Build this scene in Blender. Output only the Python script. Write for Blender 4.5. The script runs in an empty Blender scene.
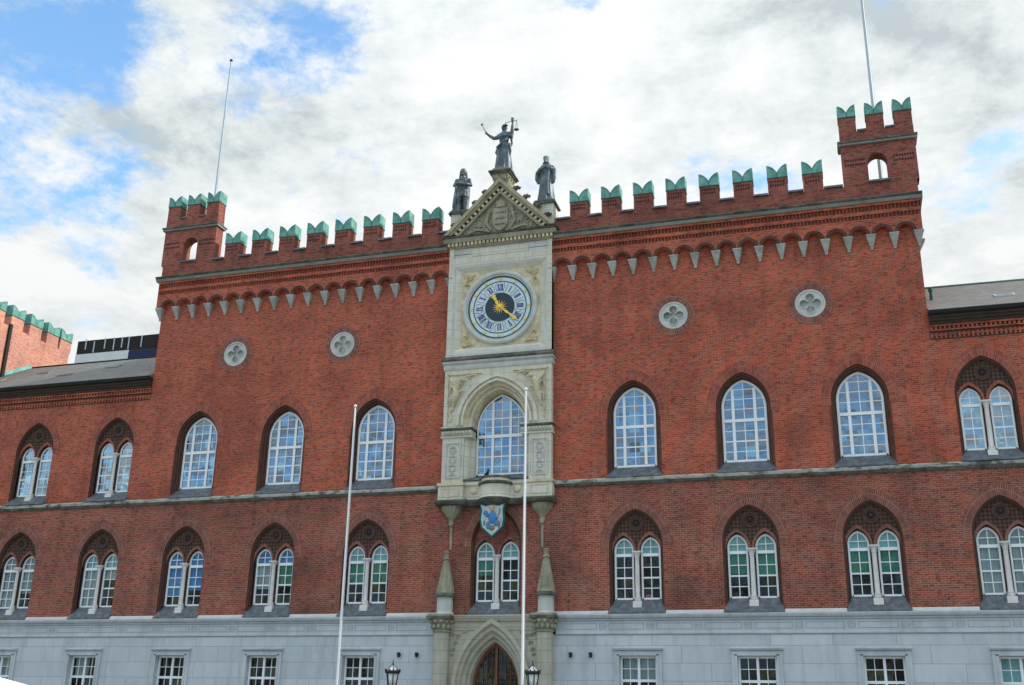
import bpy, bmesh, math, random
from mathutils import Vector, Matrix
from math import pi, sin, cos, sqrt, radians
random.seed(7)
S = bpy.context.scene
COL = S.collection

# ------------------------------------------------------------------ camera
cam_d = bpy.data.cameras.new("camera"); cam = bpy.data.objects.new("camera", cam_d); COL.objects.link(cam)
S.camera = cam
RT = Vector((0.95664351, 0.2908193, 0.01604164)); UP = Vector((0.08076296, -0.31777879, 0.944719)); FW = Vector((-0.27984022, 0.90246372, 0.32748844))
m = Matrix((RT, UP, -FW)).transposed().to_4x4(); m.translation = Vector((14.20447682, -44.0, 1.65))
cam.matrix_world = m
cam_d.sensor_width = 36.0; cam_d.lens = 36.0 * 1076.0 / 1024.0
cam_d.clip_start = 0.1; cam_d.clip_end = 2000

# ------------------------------------------------------------------ exposure
S.view_settings.view_transform = 'Standard'; S.view_settings.look = 'None'
S.view_settings.gamma = 1.0; S.view_settings.exposure = 0.50; S.view_settings.use_curve_mapping = False
S.render.resolution_x = 1024; S.render.resolution_y = 685

# ------------------------------------------------------------------ sun and sky
SUN = Vector((0.86, 0.30, 0.62)).normalized()          # towards the sun (behind and to the right of the facade)
sl = bpy.data.lights.new("sun", 'SUN'); sl.energy = 3.0; sl.angle = radians(0.5); sl.color = (1.0, 0.95, 0.88)
so = bpy.data.objects.new("sun", sl); COL.objects.link(so)
so.rotation_euler = SUN.to_track_quat('Z', 'Y').to_euler()
W = bpy.data.worlds.new("World"); S.world = W; W.use_nodes = True
nt = W.node_tree; nt.nodes.clear()
def wn(t, **k):
    n = nt.nodes.new(t)
    for a, b in k.items(): setattr(n, a, b)
    return n
def wl(a, b): nt.links.new(a, b)
def wmath(op, a, b=None, c=None, clamp=False):
    n = wn('ShaderNodeMath', operation=op); n.use_clamp = clamp
    for i, v in enumerate((a, b, c)):
        if v is None: continue
        if isinstance(v, (int, float)): n.inputs[i].default_value = v
        else: wl(v, n.inputs[i])
    return n.outputs[0]
sky = wn('ShaderNodeTexSky', sky_type='NISHITA'); sky.sun_disc = False
sky.sun_elevation = math.asin(SUN.z); sky.sun_rotation = math.atan2(SUN.x, SUN.y)
sky.air_density = 1.3; sky.dust_density = 0.6; sky.ozone_density = 2.5
tc = wn('ShaderNodeTexCoord'); sx = wn('ShaderNodeSeparateXYZ'); wl(tc.outputs['Generated'], sx.inputs[0])
zz = wmath('ADD', wmath('MAXIMUM', sx.outputs[2], 0.0), 0.22)
cx_ = wn('ShaderNodeCombineXYZ'); wl(wmath('DIVIDE', sx.outputs[0], zz), cx_.inputs[0]); wl(wmath('DIVIDE', sx.outputs[1], zz), cx_.inputs[1])
def wnoise(scale, detail, rough, dist=0.0, off=(0, 0, 0), lac=2.0):
    mp = wn('ShaderNodeMapping'); mp.inputs['Location'].default_value = off; wl(cx_.outputs[0], mp.inputs[0])
    n = wn('ShaderNodeTexNoise'); n.inputs['Scale'].default_value = scale; n.inputs['Detail'].default_value = detail
    n.inputs['Roughness'].default_value = rough; n.inputs['Distortion'].default_value = dist; n.inputs['Lacunarity'].default_value = lac
    wl(mp.outputs[0], n.inputs[0]); return n.outputs[0]
def dotdir(d, lo, hi):
    v = wn('ShaderNodeVectorMath', operation='DOT_PRODUCT'); wl(tc.outputs['Generated'], v.inputs[0]); v.inputs[1].default_value = Vector(d).normalized()
    r = wn('ShaderNodeMapRange'); r.interpolation_type = 'SMOOTHSTEP'; wl(v.outputs['Value'], r.inputs[0])
    r.inputs[1].default_value = lo; r.inputs[2].default_value = hi; return r.outputs[0]
n1 = wnoise(4.2, 12, 0.66, 0.12, (3.1, 1.4, 0)); n2 = wnoise(7.0, 11, 0.66, 0.15, (8.0, 2.0, 1)); n3 = wnoise(2.1, 6, 0.55, 0.3, (1.0, 7.0, 2))
gap = dotdir((-0.67, 0.60, 0.50), 0.975, 1.0)                 # openings in the cloud deck
gap2 = dotdir((-0.37, 0.70, 0.62), 0.988, 1.0)
gap4 = dotdir((-0.60, 0.60, 0.57), 0.985, 1.0)
gap3 = dotdir((0.155, 0.85, 0.50), 0.998, 1.0)
back = wmath('MULTIPLY', sx.outputs[1], -1.0, clamp=True)
cov = wmath('ADD', wmath('MULTIPLY', wmath('SUBTRACT', n1, 0.5), 2.6), 0.83)
cov = wmath('SUBTRACT', cov, wmath('MULTIPLY', gap, 0.235))
cov = wmath('SUBTRACT', cov, wmath('MULTIPLY', gap2, 0.20))
cov = wmath('SUBTRACT', cov, wmath('MULTIPLY', gap4, 0.16))
cov = wmath('SUBTRACT', cov, wmath('MULTIPLY', gap3, -0.05))
cov = wmath('SUBTRACT', cov, wmath('MULTIPLY', wmath('POWER', back, 0.5), 0.34))
mr = wn('ShaderNodeMapRange'); mr.interpolation_type = 'SMOOTHSTEP'; wl(cov, mr.inputs[0]); mr.inputs[1].default_value = 0.30; mr.inputs[2].default_value = 0.74
br = wmath('ADD', wmath('MULTIPLY', n2, 0.55), wmath('MULTIPLY', n3, 0.6))
ramp = wn('ShaderNodeValToRGB'); wl(br, ramp.inputs[0])
e = ramp.color_ramp.elements; e[0].position = 0.44; e[0].color = (0.50, 0.57, 0.59, 1); e[1].position = 0.63; e[1].color = (0.93, 0.945, 0.945, 1)
e2 = ramp.color_ramp.elements.new(0.52); e2.color = (0.74, 0.785, 0.79, 1)
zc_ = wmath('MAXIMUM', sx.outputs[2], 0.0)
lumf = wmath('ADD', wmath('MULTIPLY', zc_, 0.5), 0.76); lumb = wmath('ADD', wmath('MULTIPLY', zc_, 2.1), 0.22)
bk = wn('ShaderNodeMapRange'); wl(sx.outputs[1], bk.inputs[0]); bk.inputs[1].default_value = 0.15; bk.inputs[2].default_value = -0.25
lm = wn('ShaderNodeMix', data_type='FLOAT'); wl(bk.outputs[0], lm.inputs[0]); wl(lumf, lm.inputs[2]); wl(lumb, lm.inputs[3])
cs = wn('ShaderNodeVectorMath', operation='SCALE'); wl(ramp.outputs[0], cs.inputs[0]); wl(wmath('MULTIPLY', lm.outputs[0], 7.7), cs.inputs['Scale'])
sb = wn('ShaderNodeVectorMath', operation='MULTIPLY'); wl(sky.outputs[0], sb.inputs[0]); sb.inputs[1].default_value = (1.6, 1.95, 2.1)
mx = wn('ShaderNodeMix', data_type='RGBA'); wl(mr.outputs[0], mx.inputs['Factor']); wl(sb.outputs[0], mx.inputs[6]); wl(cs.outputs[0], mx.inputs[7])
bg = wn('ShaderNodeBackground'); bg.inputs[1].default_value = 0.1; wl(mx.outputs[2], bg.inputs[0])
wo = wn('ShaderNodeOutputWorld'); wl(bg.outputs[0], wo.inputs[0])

# ------------------------------------------------------------------ materials
class NT:
    def __init__(s, name):
        s.m = bpy.data.materials.new(name); s.m.use_nodes = True; s.t = s.m.node_tree; s.t.nodes.clear()
        s.o = s.n('ShaderNodeOutputMaterial'); s.b = s.n('ShaderNodeBsdfPrincipled'); s.l(s.b.outputs[0], s.o.inputs[0])
        s.pos = s.n('ShaderNodeNewGeometry').outputs['Position']
    def n(s, t, **k):
        n = s.t.nodes.new(t)
        for a, b in k.items(): setattr(n, a, b)
        return n
    def l(s, a, b): s.t.links.new(a, b)
    def put(s, v, sock):
        if isinstance(v, (int, float)): sock.default_value = v
        elif isinstance(v, tuple): sock.default_value = v if len(v) == 4 or len(sock.default_value) == 3 else (*v, 1)
        else: s.l(v, sock)
    def math(s, op, a, b=0.0, clamp=False):
        n = s.n('ShaderNodeMath', operation=op); n.use_clamp = clamp; s.put(a, n.inputs[0]); s.put(b, n.inputs[1]); return n.outputs[0]
    def noise(s, scale, detail=6, rough=.55, sc=(1, 1, 1), off=(0, 0, 0), vec=None):
        mp = s.n('ShaderNodeMapping'); mp.inputs['Scale'].default_value = sc; mp.inputs['Location'].default_value = off
        s.l(vec or s.pos, mp.inputs[0]); n = s.n('ShaderNodeTexNoise')
        n.inputs['Scale'].default_value = scale; n.inputs['Detail'].default_value = detail; n.inputs['Roughness'].default_value = rough
        s.l(mp.outputs[0], n.inputs[0]); return n.outputs[0]
    def rng(s, v, a, b, c=0.0, d=1.0):
        n = s.n('ShaderNodeMapRange'); s.l(v, n.inputs[0])
        for i, x in enumerate((a, b, c, d)): n.inputs[i + 1].default_value = x
        return n.outputs[0]
    def mix(s, f, a, b, mode='MIX'):
        n = s.n('ShaderNodeMix', data_type='RGBA', blend_type=mode); s.put(f, n.inputs[0]); s.put(a, n.inputs[6]); s.put(b, n.inputs[7]); return n.outputs[2]
    def uvec(s):
        sp = s.n('ShaderNodeSeparateXYZ'); s.l(s.pos, sp.inputs[0]); c = s.n('ShaderNodeCombineXYZ')
        s.l(s.math('ADD', sp.outputs[0], sp.outputs[1]), c.inputs[0]); s.l(sp.outputs[2], c.inputs[1]); return c.outputs[0]
    def brick(s, vec, w, h, mortar, c1, c2, cm, off=0.5, smooth=.1, bias=0.0):
        b = s.n('ShaderNodeTexBrick'); s.l(vec, b.inputs['Vector']); b.offset = off
        b.inputs['Scale'].default_value = 1; b.inputs['Brick Width'].default_value = w; b.inputs['Row Height'].default_value = h
        b.inputs['Mortar Size'].default_value = mortar; b.inputs['Mortar Smooth'].default_value = smooth; b.inputs['Bias'].default_value = bias
        s.put(c1, b.inputs['Color1']); s.put(c2, b.inputs['Color2']); s.put(cm, b.inputs['Mortar']); return b.outputs[0], b.outputs[1]
    def fin(s, col, rough=.85, spec=.3, bump=None, bs=.3, bd=.01, metal=0.0):
        s.put(col, s.b.inputs['Base Color']); s.put(rough, s.b.inputs['Roughness']); s.b.inputs['Specular IOR Level'].default_value = spec; s.b.inputs['Metallic'].default_value = metal
        if bump is not None:
            b = s.n('ShaderNodeBump'); b.inputs['Strength'].default_value = bs; b.inputs['Distance'].default_value = bd; s.l(bump, b.inputs['Height']); s.l(b.outputs[0], s.b.inputs['Normal'])
        return s.m

def brick_mat(name, c1, c2, cm, dark, dark_amt=.55, hue=(0.50, 0.12, 0.06), seedo=0.0):
    t = NT(name); v = t.uvec()
    col, fac = t.brick(v, .25, .083, .014, c1, c2, cm, .5, .3, -.1)
    # single odd bricks: dark headers and orange ones, coherent per brick row
    odd = t.noise(1, 2, .5, (4.2, 4.2, 12.2), (seedo, 0, 0)); col = t.mix(t.rng(odd, .54, .63, 0, .6), col, dark)
    odd2 = t.noise(1, 2, .5, (3.4, 3.4, 11.9), (seedo + 9, 3, 5)); col = t.mix(t.rng(odd2, .53, .66, 0, .75), col, (*hue, 1))
    big = t.noise(.22, 7, .62, (1, 1, 1.3), (seedo, 2, 0)); col = t.mix(t.rng(big, .50, .72, 0, dark_amt), col, dark)
    stre = t.noise(1.5, 8, .74, (.6, .6, 5.0), (seedo, 5, 3)); col = t.mix(t.rng(stre, .55, .68, 0, .42), col, (dark[0]*.8, dark[1]*.8, dark[2]*.8, 1))
    drip = t.noise(.9, 6, .6, (1.6, 1.6, .16), (2, seedo, 3)); col = t.mix(t.rng(drip, .52, .74, 0, .38), col, dark)
    lum = t.noise(.5, 5, .6, (1, 1, 1), (7, seedo, 8)); col = t.mix(1.0, col, t.mix(t.rng(lum, .35, .65), (.84, .81, .82), (1.20, 1.16, 1.1)), 'MULTIPLY')
    h = t.math('SUBTRACT', t.noise(9, 4), t.math('MULTIPLY', fac, .6))
    return t.fin(col, .9, .2, h, .45, .02)
M = {}
M['brick'] = brick_mat('red_brick', (.50, .098, .050), (.28, .052, .032), (.32, .19, .14), (.10, .034, .026), .45)
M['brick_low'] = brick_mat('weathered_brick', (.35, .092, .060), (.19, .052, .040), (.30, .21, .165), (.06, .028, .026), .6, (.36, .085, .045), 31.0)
M['brick_top'] = brick_mat('parapet_brick', (.36, .095, .066), (.20, .052, .042), (.22, .15, .12), (.07, .028, .026), .5, (.3, .08, .05), 17.0)
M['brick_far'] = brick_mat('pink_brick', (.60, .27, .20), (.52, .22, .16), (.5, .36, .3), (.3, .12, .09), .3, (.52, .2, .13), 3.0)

def ring_mat(name, c1, c2, cm, w=.075, h=.26):
    t = NT(name); uv = t.n('ShaderNodeUVMap').outputs[0]
    col, fac = t.brick(uv, w, h, .009, c1, c2, cm, .5, .2)
    n = t.noise(1.6, 5); col = t.mix(t.rng(n, .45, .7, 0, .5), col, (c2[0]*.5, c2[1]*.6, c2[2]*.7, 1))
    return t.fin(col, .9, .2, t.math('SUBTRACT', 1.0, fac), .5, .015)
M['ring'] = ring_mat('voussoir_brick', (.44, .100, .058), (.22, .050, .036), (.34, .20, .15))
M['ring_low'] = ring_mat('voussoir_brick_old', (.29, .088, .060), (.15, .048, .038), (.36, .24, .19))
M['arc'] = ring_mat('arcade_brick_shade', (.085, .05, .036), (.045, .027, .022), (.17, .11, .085), .07, .2)  # arch ring bricks, darkened to paint in the shade of the niche heads

def simple(name, c, rough=.85, var=.25, nscale=1.5, spec=.3, bump=.25, c2=None, metal=0.0, streak=0.0, sc=(1, 1, 1), amt=.6, thr=(.45, .7)):
    t = NT(name); n = t.noise(nscale, 8, .65, sc)
    dk = tuple(x * (1 - var) for x in c); lt = tuple(min(1, x * (1 + var * .6)) for x in c)
    col = t.mix(t.rng(n, .3, .7), dk, lt)
    if c2: col = t.mix(t.rng(t.noise(nscale * .6, 9, .7, sc, (4, 4, 9)), thr[0], thr[1], 0, amt), col, c2)
    if streak: col = t.mix(t.rng(t.noise(2.2, 7, .6, (1.5, 1.5, .14), (1, 8, 2)), .5, .75, 0, streak), col, tuple(x * .45 for x in c))
    return t.fin(col, rough, spec, t.noise(14, 5), bump, .01, metal)
M['mould'] = simple('moulded_brick', (.15, .06, .042), .8, .4, 7, c2=(.07, .035, .028))
M['dark_brick'] = simple('glazed_dark_brick', (.075, .042, .032), .8, .4, 6, c2=(.13, .06, .04))
M['stone'] = simple('sandstone', (.55, .54, .45), .9, .16, 1.2, c2=(.36, .31, .20), streak=.42, amt=.5)
def jointed(name, c, stain):
    t = NT(name); v = t.uvec(); lo_c = tuple(x * .93 for x in c)
    col, fac = t.brick(v, 1.27, .46, .012, c, lo_c, tuple(x * .55 for x in c), .5, .4)
    col = t.mix(t.rng(t.noise(1.1, 8, .68), .42, .72, 0, .55), col, stain)
    col = t.mix(t.rng(t.noise(2.4, 7, .62, (1.5, 1.5, .13), (1, 8, 2)), .50, .72, 0, .5), col, tuple(x * .5 for x in c))
    col = t.mix(t.rng(t.noise(5, 6, .7, (1, 1, 1), (3, 3, 3)), .55, .72, 0, .35), col, tuple(min(1, x * 1.3) for x in c))
    return t.fin(col, .9, .25, t.math('SUBTRACT', t.noise(14, 5), t.math('MULTIPLY', fac, .8)), .3, .012)
M['stone'] = jointed('sandstone_blocks', (.66, .64, .53), (.42, .38, .26))
M['stone_low'] = jointed('weathered_portal_stone', (.47, .45, .37), (.30, .27, .19))
M['stone_grey'] = simple('grey_sandstone', (.55, .57, .54), .9, .14, 1.6, c2=(.30, .30, .25), streak=.35, amt=.45)
M['stone_carved'] = simple('carved_sandstone', (.70, .62, .42), .9, .25, 3.2, c2=(.34, .28, .16), amt=.7, thr=(.42, .62))
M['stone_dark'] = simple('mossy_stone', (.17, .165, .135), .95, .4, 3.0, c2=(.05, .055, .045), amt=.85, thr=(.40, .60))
M['stone_gable'] = simple('gable_stone', (.36, .345, .25), .9, .3, 2.2, c2=(.13, .125, .09), streak=.4, amt=.6)
M['rake_stone'] = simple('raking_cornice_stone', (.40, .37, .23), .9, .25, 2.2, c2=(.20, .19, .12), streak=.3, amt=.6)
M['coping_stone'] = simple('belt_stone', (.44, .43, .38), .9, .3, 2.0, c2=(.07, .07, .06), sc=(1.2, 1, 3), amt=.9, thr=(.50, .60))
M['cement'] = simple('cement_corbel', (.44, .46, .43), .9, .3, 2.2, c2=(.16, .17, .15), amt=.75, streak=.4)
M['cornice'] = simple('cornice_stone', (.27, .29, .26), .9, .25, 1.2, c2=(.12, .12, .10), amt=.6)
M['gilt'] = simple('gilded_carving', (.60, .50, .28), .6, .25, 4, .5, c2=(.30, .25, .12))
M['gold'] = simple('gold_leaf', (.85, .55, .09), .35, .1, 4, .5, metal=.5)
M['copper'] = simple('green_copper', (.11, .32, .27), .7, .4, 3.5, .3, c2=(.30, .50, .45), amt=.75, streak=.75)
M['copper_seam'] = simple('copper_seam', (.03, .13, .10), .7, .2, 3)
M['slate'] = simple('slate_sill', (.085, .10, .115), .55, .5, 6, .5, c2=(.22, .24, .26), amt=.7)
M['paint'] = simple('white_window_paint', (.84, .87, .88), .5, .05, 2, .4, .05)
M['colstone'] = simple('pale_column_stone', (.66, .65, .61), .85, .12, 3, c2=(.46, .42, .38), amt=.45)
M['black'] = simple('black_metal', (.012, .014, .015), .45, .2, 4, .5)
M['poleg'] = simple('galvanised_pole', (.45, .53, .57), .5, .1, 1, .4)
M['polew'] = simple('white_pole', (.78, .80, .82), .4, .05, 1, .5, .02)
M['bronze'] = simple('dark_bronze', (.050, .066, .080), .55, .35, 4, .6, .2, c2=(.17, .23, .25), amt=.8, metal=.2, thr=(.40, .62))
M['wood'] = simple('door_wood', (.20, .075, .03), .55, .3, 3, .4)
M['gutter'] = simple('tarred_eave', (.018, .018, .016), .8, .3, 2)
M['eave'] = simple('dark_cornice', (.055, .038, .028), .85, .4, 2, sc=(1, 1, 6))
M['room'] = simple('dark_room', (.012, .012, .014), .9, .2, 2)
M['blue_strip'] = simple('navy_panel', (.006, .011, .075), .5, .1, 1)
M['white_strip'] = simple('white_panel', (.62, .68, .66), .6, .06, 1)
M['canvas'] = simple('white_canvas', (.82, .83, .86), .8, .04, 2)
M['dialw'] = simple('white_enamel', (.60, .69, .72), .5, .15, 5, .4, .05, c2=(.36, .48, .52), amt=.4)
M['dialblue'] = simple('midnight_dial', (.010, .028, .045), .35, .2, 4, .5, .05)
M['dialgreen'] = simple('dial_green', (.015, .10, .085), .5, .15, 4)
M['numeral'] = simple('numeral_blue', (.02, .04, .22), .5, .1, 4)
M['shield_field'] = simple('shield_field', (.34, .48, .50), .45, .3, 7, .5, c2=(.62, .68, .66), amt=.7)
M['sb'] = simple('shield_blue', (.05, .20, .46), .4, .3, 8, .5)
M['sr_'] = simple('shield_ochre', (.26, .16, .09), .5, .3, 8)
M['skin_s'] = simple('shield_skin', (.55, .36, .26), .5, .1, 8)
M['lampglass'] = simple('frosted_lamp_glass', (.72, .74, .72), .25, .06, 5, .5, .02)
M['pink'] = simple('pink_petals', (.75, .10, .25), .7, .2, 6)
def tympan():
    t = NT('diaper_brick'); v = t.uvec(); mp = t.n('ShaderNodeMapping'); mp.inputs['Rotation'].default_value = (0, 0, radians(45)); t.l(v, mp.inputs[0])
    ck = t.n('ShaderNodeTexChecker'); ck.inputs['Scale'].default_value = 9; t.l(mp.outputs[0], ck.inputs[0])
    t.put((.115, .07, .05), ck.inputs[1]); t.put((.045, .028, .022), ck.inputs[2])
    n = t.noise(4, 6); col = t.mix(t.rng(n, .4, .7, 0, .6), ck.outputs[0], (.07, .035, .025)); return t.fin(col, .9, .2, ck.outputs[1], .6, .03)
M['tymp'] = tympan()
def ashlar():
    t = NT('painted_ashlar'); v = t.uvec()
    mp = t.n('ShaderNodeMapping'); mp.inputs['Location'].default_value = (.35, .33, 0); t.l(v, mp.inputs[0])
    col, fac = t.brick(mp.outputs[0], 2.3, .67, .011, (.57, .60, .62), (.47, .51, .535), (.27, .31, .33), .5, .2)
    n = t.noise(.7, 8, .65); col = t.mix(t.rng(n, .45, .75, 0, .5), col, (.38, .43, .46)); 
    col = t.mix(t.rng(t.noise(1.8, 7, .6, (1.2, 1.2, .2)), .50, .75, 0, .55), col, (.30, .33, .34))
    col = t.mix(t.rng(t.noise(5, 7, .7, (1, 1, 1), (6, 2, 2)), .52, .7, 0, .3), col, (.62, .65, .66))
    return t.fin(col, .85, .25, t.math('SUBTRACT', t.math('MULTIPLY', t.noise(6, 5), .4), fac), .3, .02)
M['ashlar'] = ashlar()
M['basecor'] = simple('painted_cornice', (.52, .56, .58), .85, .12, 1.2, c2=(.30, .33, .34), streak=.4, amt=.5)
M['baseline'] = simple('darker_line', (.29, .32, .33), .9, .2, 2)  # darker grey for the thin lines of the base cornice
def slate_roof():
    t = NT('slate_roof'); v = t.uvec(); sp = t.n('ShaderNodeSeparateXYZ'); t.l(t.pos, sp.inputs[0]); c = t.n('ShaderNodeCombineXYZ')
    t.l(sp.outputs[0], c.inputs[0]); t.l(t.math('MULTIPLY', sp.outputs[2], 2.0), c.inputs[1])
    col, fac = t.brick(c.outputs[0], .3, .25, .012, (.135, .135, .125), (.20, .195, .18), (.06, .06, .06))
    n = t.noise(.5, 8, .7); col = t.mix(t.rng(n, .4, .7, 0, .6), col, (.10, .11, .11)); col = t.mix(t.rng(t.noise(1.2, 7, .7, (1, 1, 1), (5, 5, 5)), .52, .7, 0, .5), col, (.20, .19, .15))
    return t.fin(col, .7, .35, fac, -.3, .02)
M['roof'] = slate_roof()
def paving():
    t = NT('granite_paving'); sp = t.n('ShaderNodeSeparateXYZ'); t.l(t.pos, sp.inputs[0]); c = t.n('ShaderNodeCombineXYZ'); t.l(sp.outputs[0], c.inputs[0]); t.l(sp.outputs[1], c.inputs[1])
    col, fac = t.brick(c.outputs[0], .6, .4, .012, (.22, .21, .20), (.28, .27, .25), (.10, .10, .09)); n = t.noise(.3, 7)
    col = t.mix(t.rng(n, .4, .7, 0, .5), col, (.17, .165, .16)); return t.fin(col, .8, .3, fac, -.3, .01)
M['paving'] = paving()
def glass(name, base, refl, trans, tint=(1, 1, 1)):
    t = NT(name); t.t.nodes.remove(t.b)
    g = t.n('ShaderNodeBsdfGlossy'); g.inputs['Roughness'].default_value = .015; g.inputs['Color'].default_value = (*tint, 1)
    sp = t.n('ShaderNodeVectorMath', operation='MULTIPLY'); t.l(t.pos, sp.inputs[0]); sp.inputs[1].default_value = (2.25, 0, 2.27)
    fl_ = t.n('ShaderNodeVectorMath', operation='FLOOR'); t.l(sp.outputs[0], fl_.inputs[0]); wnz = t.n('ShaderNodeTexWhiteNoise'); t.l(fl_.outputs[0], wnz.inputs[0])
    sb_ = t.n('ShaderNodeVectorMath', operation='SUBTRACT'); t.l(wnz.outputs['Color'], sb_.inputs[0]); sb_.inputs[1].default_value = (.5, .5, .5)
    sc_ = t.n('ShaderNodeVectorMath', operation='SCALE'); t.l(sb_.outputs[0], sc_.inputs[0]); sc_.inputs['Scale'].default_value = .11
    nz = t.noise(1.1, 3, .5); bp = t.n('ShaderNodeBump'); bp.inputs['Strength'].default_value = .12; bp.inputs['Distance'].default_value = .04; t.l(nz, bp.inputs['Height'])
    ad = t.n('ShaderNodeVectorMath', operation='ADD'); t.l(bp.outputs[0], ad.inputs[0]); t.l(sc_.outputs[0], ad.inputs[1]); nrm = t.n('ShaderNodeVectorMath', operation='NORMALIZE'); t.l(ad.outputs[0], nrm.inputs[0]); t.l(nrm.outputs[0], g.inputs['Normal'])
    if trans: d = t.n('ShaderNodeBsdfTransparent'); d.inputs[0].default_value = (.82, .86, .85, 1)
    else: d = t.n('ShaderNodeBsdfDiffuse'); d.inputs[0].default_value = (*base, 1)
    ms = t.n('ShaderNodeMixShader'); ms.inputs[0].default_value = refl; t.l(d.outputs[0], ms.inputs[1]); t.l(g.outputs[0], ms.inputs[2]); t.l(ms.outputs[0], t.o.inputs[0]); return t.m
M['gl_up'] = glass('reflective_pane', (.012, .025, .05), .30, False, (.64, .82, 1))
M['gl_low'] = glass('clear_pane', (.03, .05, .08), .03, True)
M['gl_mid'] = glass('hazy_pane', (.05, .09, .13), .33, False, (.85, .95, 1))
M['curtain_green'] = simple('green_blind', (.03, .24, .15), .8, .25, 2)
M['curtain_teal'] = simple('teal_blind', (.28, .55, .58), .8, .2, 2)
M['curtain_pale'] = simple('pale_curtain', (.34, .42, .44), .8, .2, 3, sc=(3, 3, .3))
M['curtain_blue'] = simple('blue_blind', (.05, .26, .60), .8, .2, 2)

# ------------------------------------------------------------------ mesh builder
class MB:
    def __init__(s): s.v = []; s.f = []; s.mi = []; s.uv = {}; s.cur = 0; s.sm = []
    def face(s, pts, uvs=None, smooth=False):
        b = len(s.v); s.v += [tuple(p) for p in pts]; s.f.append(tuple(range(b, b + len(pts)))); s.mi.append(s.cur); s.sm.append(smooth)
        if uvs: s.uv[len(s.f) - 1] = uvs
    def grid(s, rows, closed=False, smooth=True):
        b = len(s.v); n = len(rows[0])
        for r in rows: s.v += [tuple(p) for p in r]
        for i in range(len(rows) - 1):
            for j in range(n if closed else n - 1):
                k = (j + 1) % n
                s.f.append((b + i * n + j, b + i * n + k, b + (i + 1) * n + k, b + (i + 1) * n + j)); s.mi.append(s.cur); s.sm.append(smooth)
        return b
    def box(s, x0, x1, y0, y1, z0, z1):
        p = [(x0, y0, z0), (x1, y0, z0), (x1, y1, z0), (x0, y1, z0), (x0, y0, z1), (x1, y0, z1), (x1, y1, z1), (x0, y1, z1)]
        b = len(s.v); s.v += p
        for f in ((0, 1, 5, 4), (1, 2, 6, 5), (2, 3, 7, 6), (3, 0, 4, 7), (4, 5, 6, 7), (3, 2, 1, 0)):
            s.f.append(tuple(b + i for i in f)); s.mi.append(s.cur); s.sm.append(False)
    def hexa(s, p):
        b = len(s.v); s.v += [tuple(q) for q in p]
        for f in ((0, 1, 5, 4), (1, 2, 6, 5), (2, 3, 7, 6), (3, 0, 4, 7), (4, 5, 6, 7), (3, 2, 1, 0)):
            s.f.append(tuple(b + i for i in f)); s.mi.append(s.cur); s.sm.append(False)
    def prism(s, pts, y0, y1, back=True):        # pts in (x,z), extruded along y
        s.face([(x, y0, z) for x, z in pts])
        if back: s.face([(x, y1, z) for x, z in reversed(pts)])
        for i in range(len(pts)):
            a, b = pts[i], pts[(i + 1) % len(pts)]
            s.face([(a[0], y0, a[1]), (a[0], y1, a[1]), (b[0], y1, b[1]), (b[0], y0, b[1])])
    def prism_x(s, pts, x0, x1):                 # pts in (y,z), extruded along x
        s.face([(x0, y, z) for y, z in reversed(pts)]); s.face([(x1, y, z) for y, z in pts])
        for i in range(len(pts)):
            a, b = pts[i], pts[(i + 1) % len(pts)]
            s.face([(x0, a[0], a[1]), (x1, a[0], a[1]), (x1, b[0], b[1]), (x0, b[0], b[1])])
    def lathe(s, cx, cy, prof, n=16, a0=0, a1=2 * pi, fold=None, sx_=1, sy_=1):
        full = abs(a1 - a0 - 2 * pi) < 1e-6; rows = []
        for r, z in prof:
            row = []
            for j in range(n if full else n + 1):
                a = a0 + (a1 - a0) * j / n; rr = r * (fold(a, z) if fold else 1)
                row.append((cx + rr * cos(a) * sx_, cy + rr * sin(a) * sy_, z))
            rows.append(row)
        s.grid(rows, full)
        if full:
            if prof[0][0] > .001: s.face(list(reversed(rows[0])))
            if prof[-1][0] > .001: s.face(rows[-1])
    def tube(s, pts, rads, n=8):
        pts = [Vector(p) for p in pts]; rows = []
        if isinstance(rads, (int, float)): rads = [rads] * len(pts)
        for i, p in enumerate(pts):
            d = (pts[min(i + 1, len(pts) - 1)] - pts[max(i - 1, 0)]).normalized()
            u = d.orthogonal().normalized() if i == 0 else (pu - d * pu.dot(d)).normalized()
            pu = u; w = d.cross(u); rows.append([p + (u * cos(2 * pi * j / n) + w * sin(2 * pi * j / n)) * rads[i] for j in range(n)])
        s.grid(rows, True); s.face(list(reversed(rows[0]))); s.face(rows[-1])
    def ball(s, c, r, n=10, sc=(1, 1, 1)):
        rows = []
        for i in range(n + 1):
            a = -pi / 2 + pi * i / n; rr = max(cos(a), .01)
            rows.append([(c[0] + r * sc[0] * rr * cos(2 * pi * j / (n + 2)), c[1] + r * sc[1] * rr * sin(2 * pi * j / (n + 2)), c[2] + r * sc[2] * sin(a)) for j in range(n + 2)])
        s.grid(rows, True)
    def annulus(s, A, B, y, v0=0.0, v1=.3):      # A outer outline, B inner outline (same count) at depth y, uv along the arc
        L = 0.0
        for i in range(len(A) - 1):
            d = math.dist(B[i], B[i + 1]) * .5 + math.dist(A[i], A[i + 1]) * .5
            w = math.dist(A[i], B[i])
            s.face([(A[i][0], y, A[i][1]), (B[i][0], y, B[i][1]), (B[i + 1][0], y, B[i + 1][1]), (A[i + 1][0], y, A[i + 1][1])],
                   [(L, w), (L, 0), (L + d, 0), (L + d, w)]); L += d
    def reveal(s, A, y0, y1):
        for i in range(len(A) - 1):
            a, b = A[i], A[i + 1]; s.face([(a[0], y0, a[1]), (b[0], y0, b[1]), (b[0], y1, b[1]), (a[0], y1, a[1])])
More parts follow.
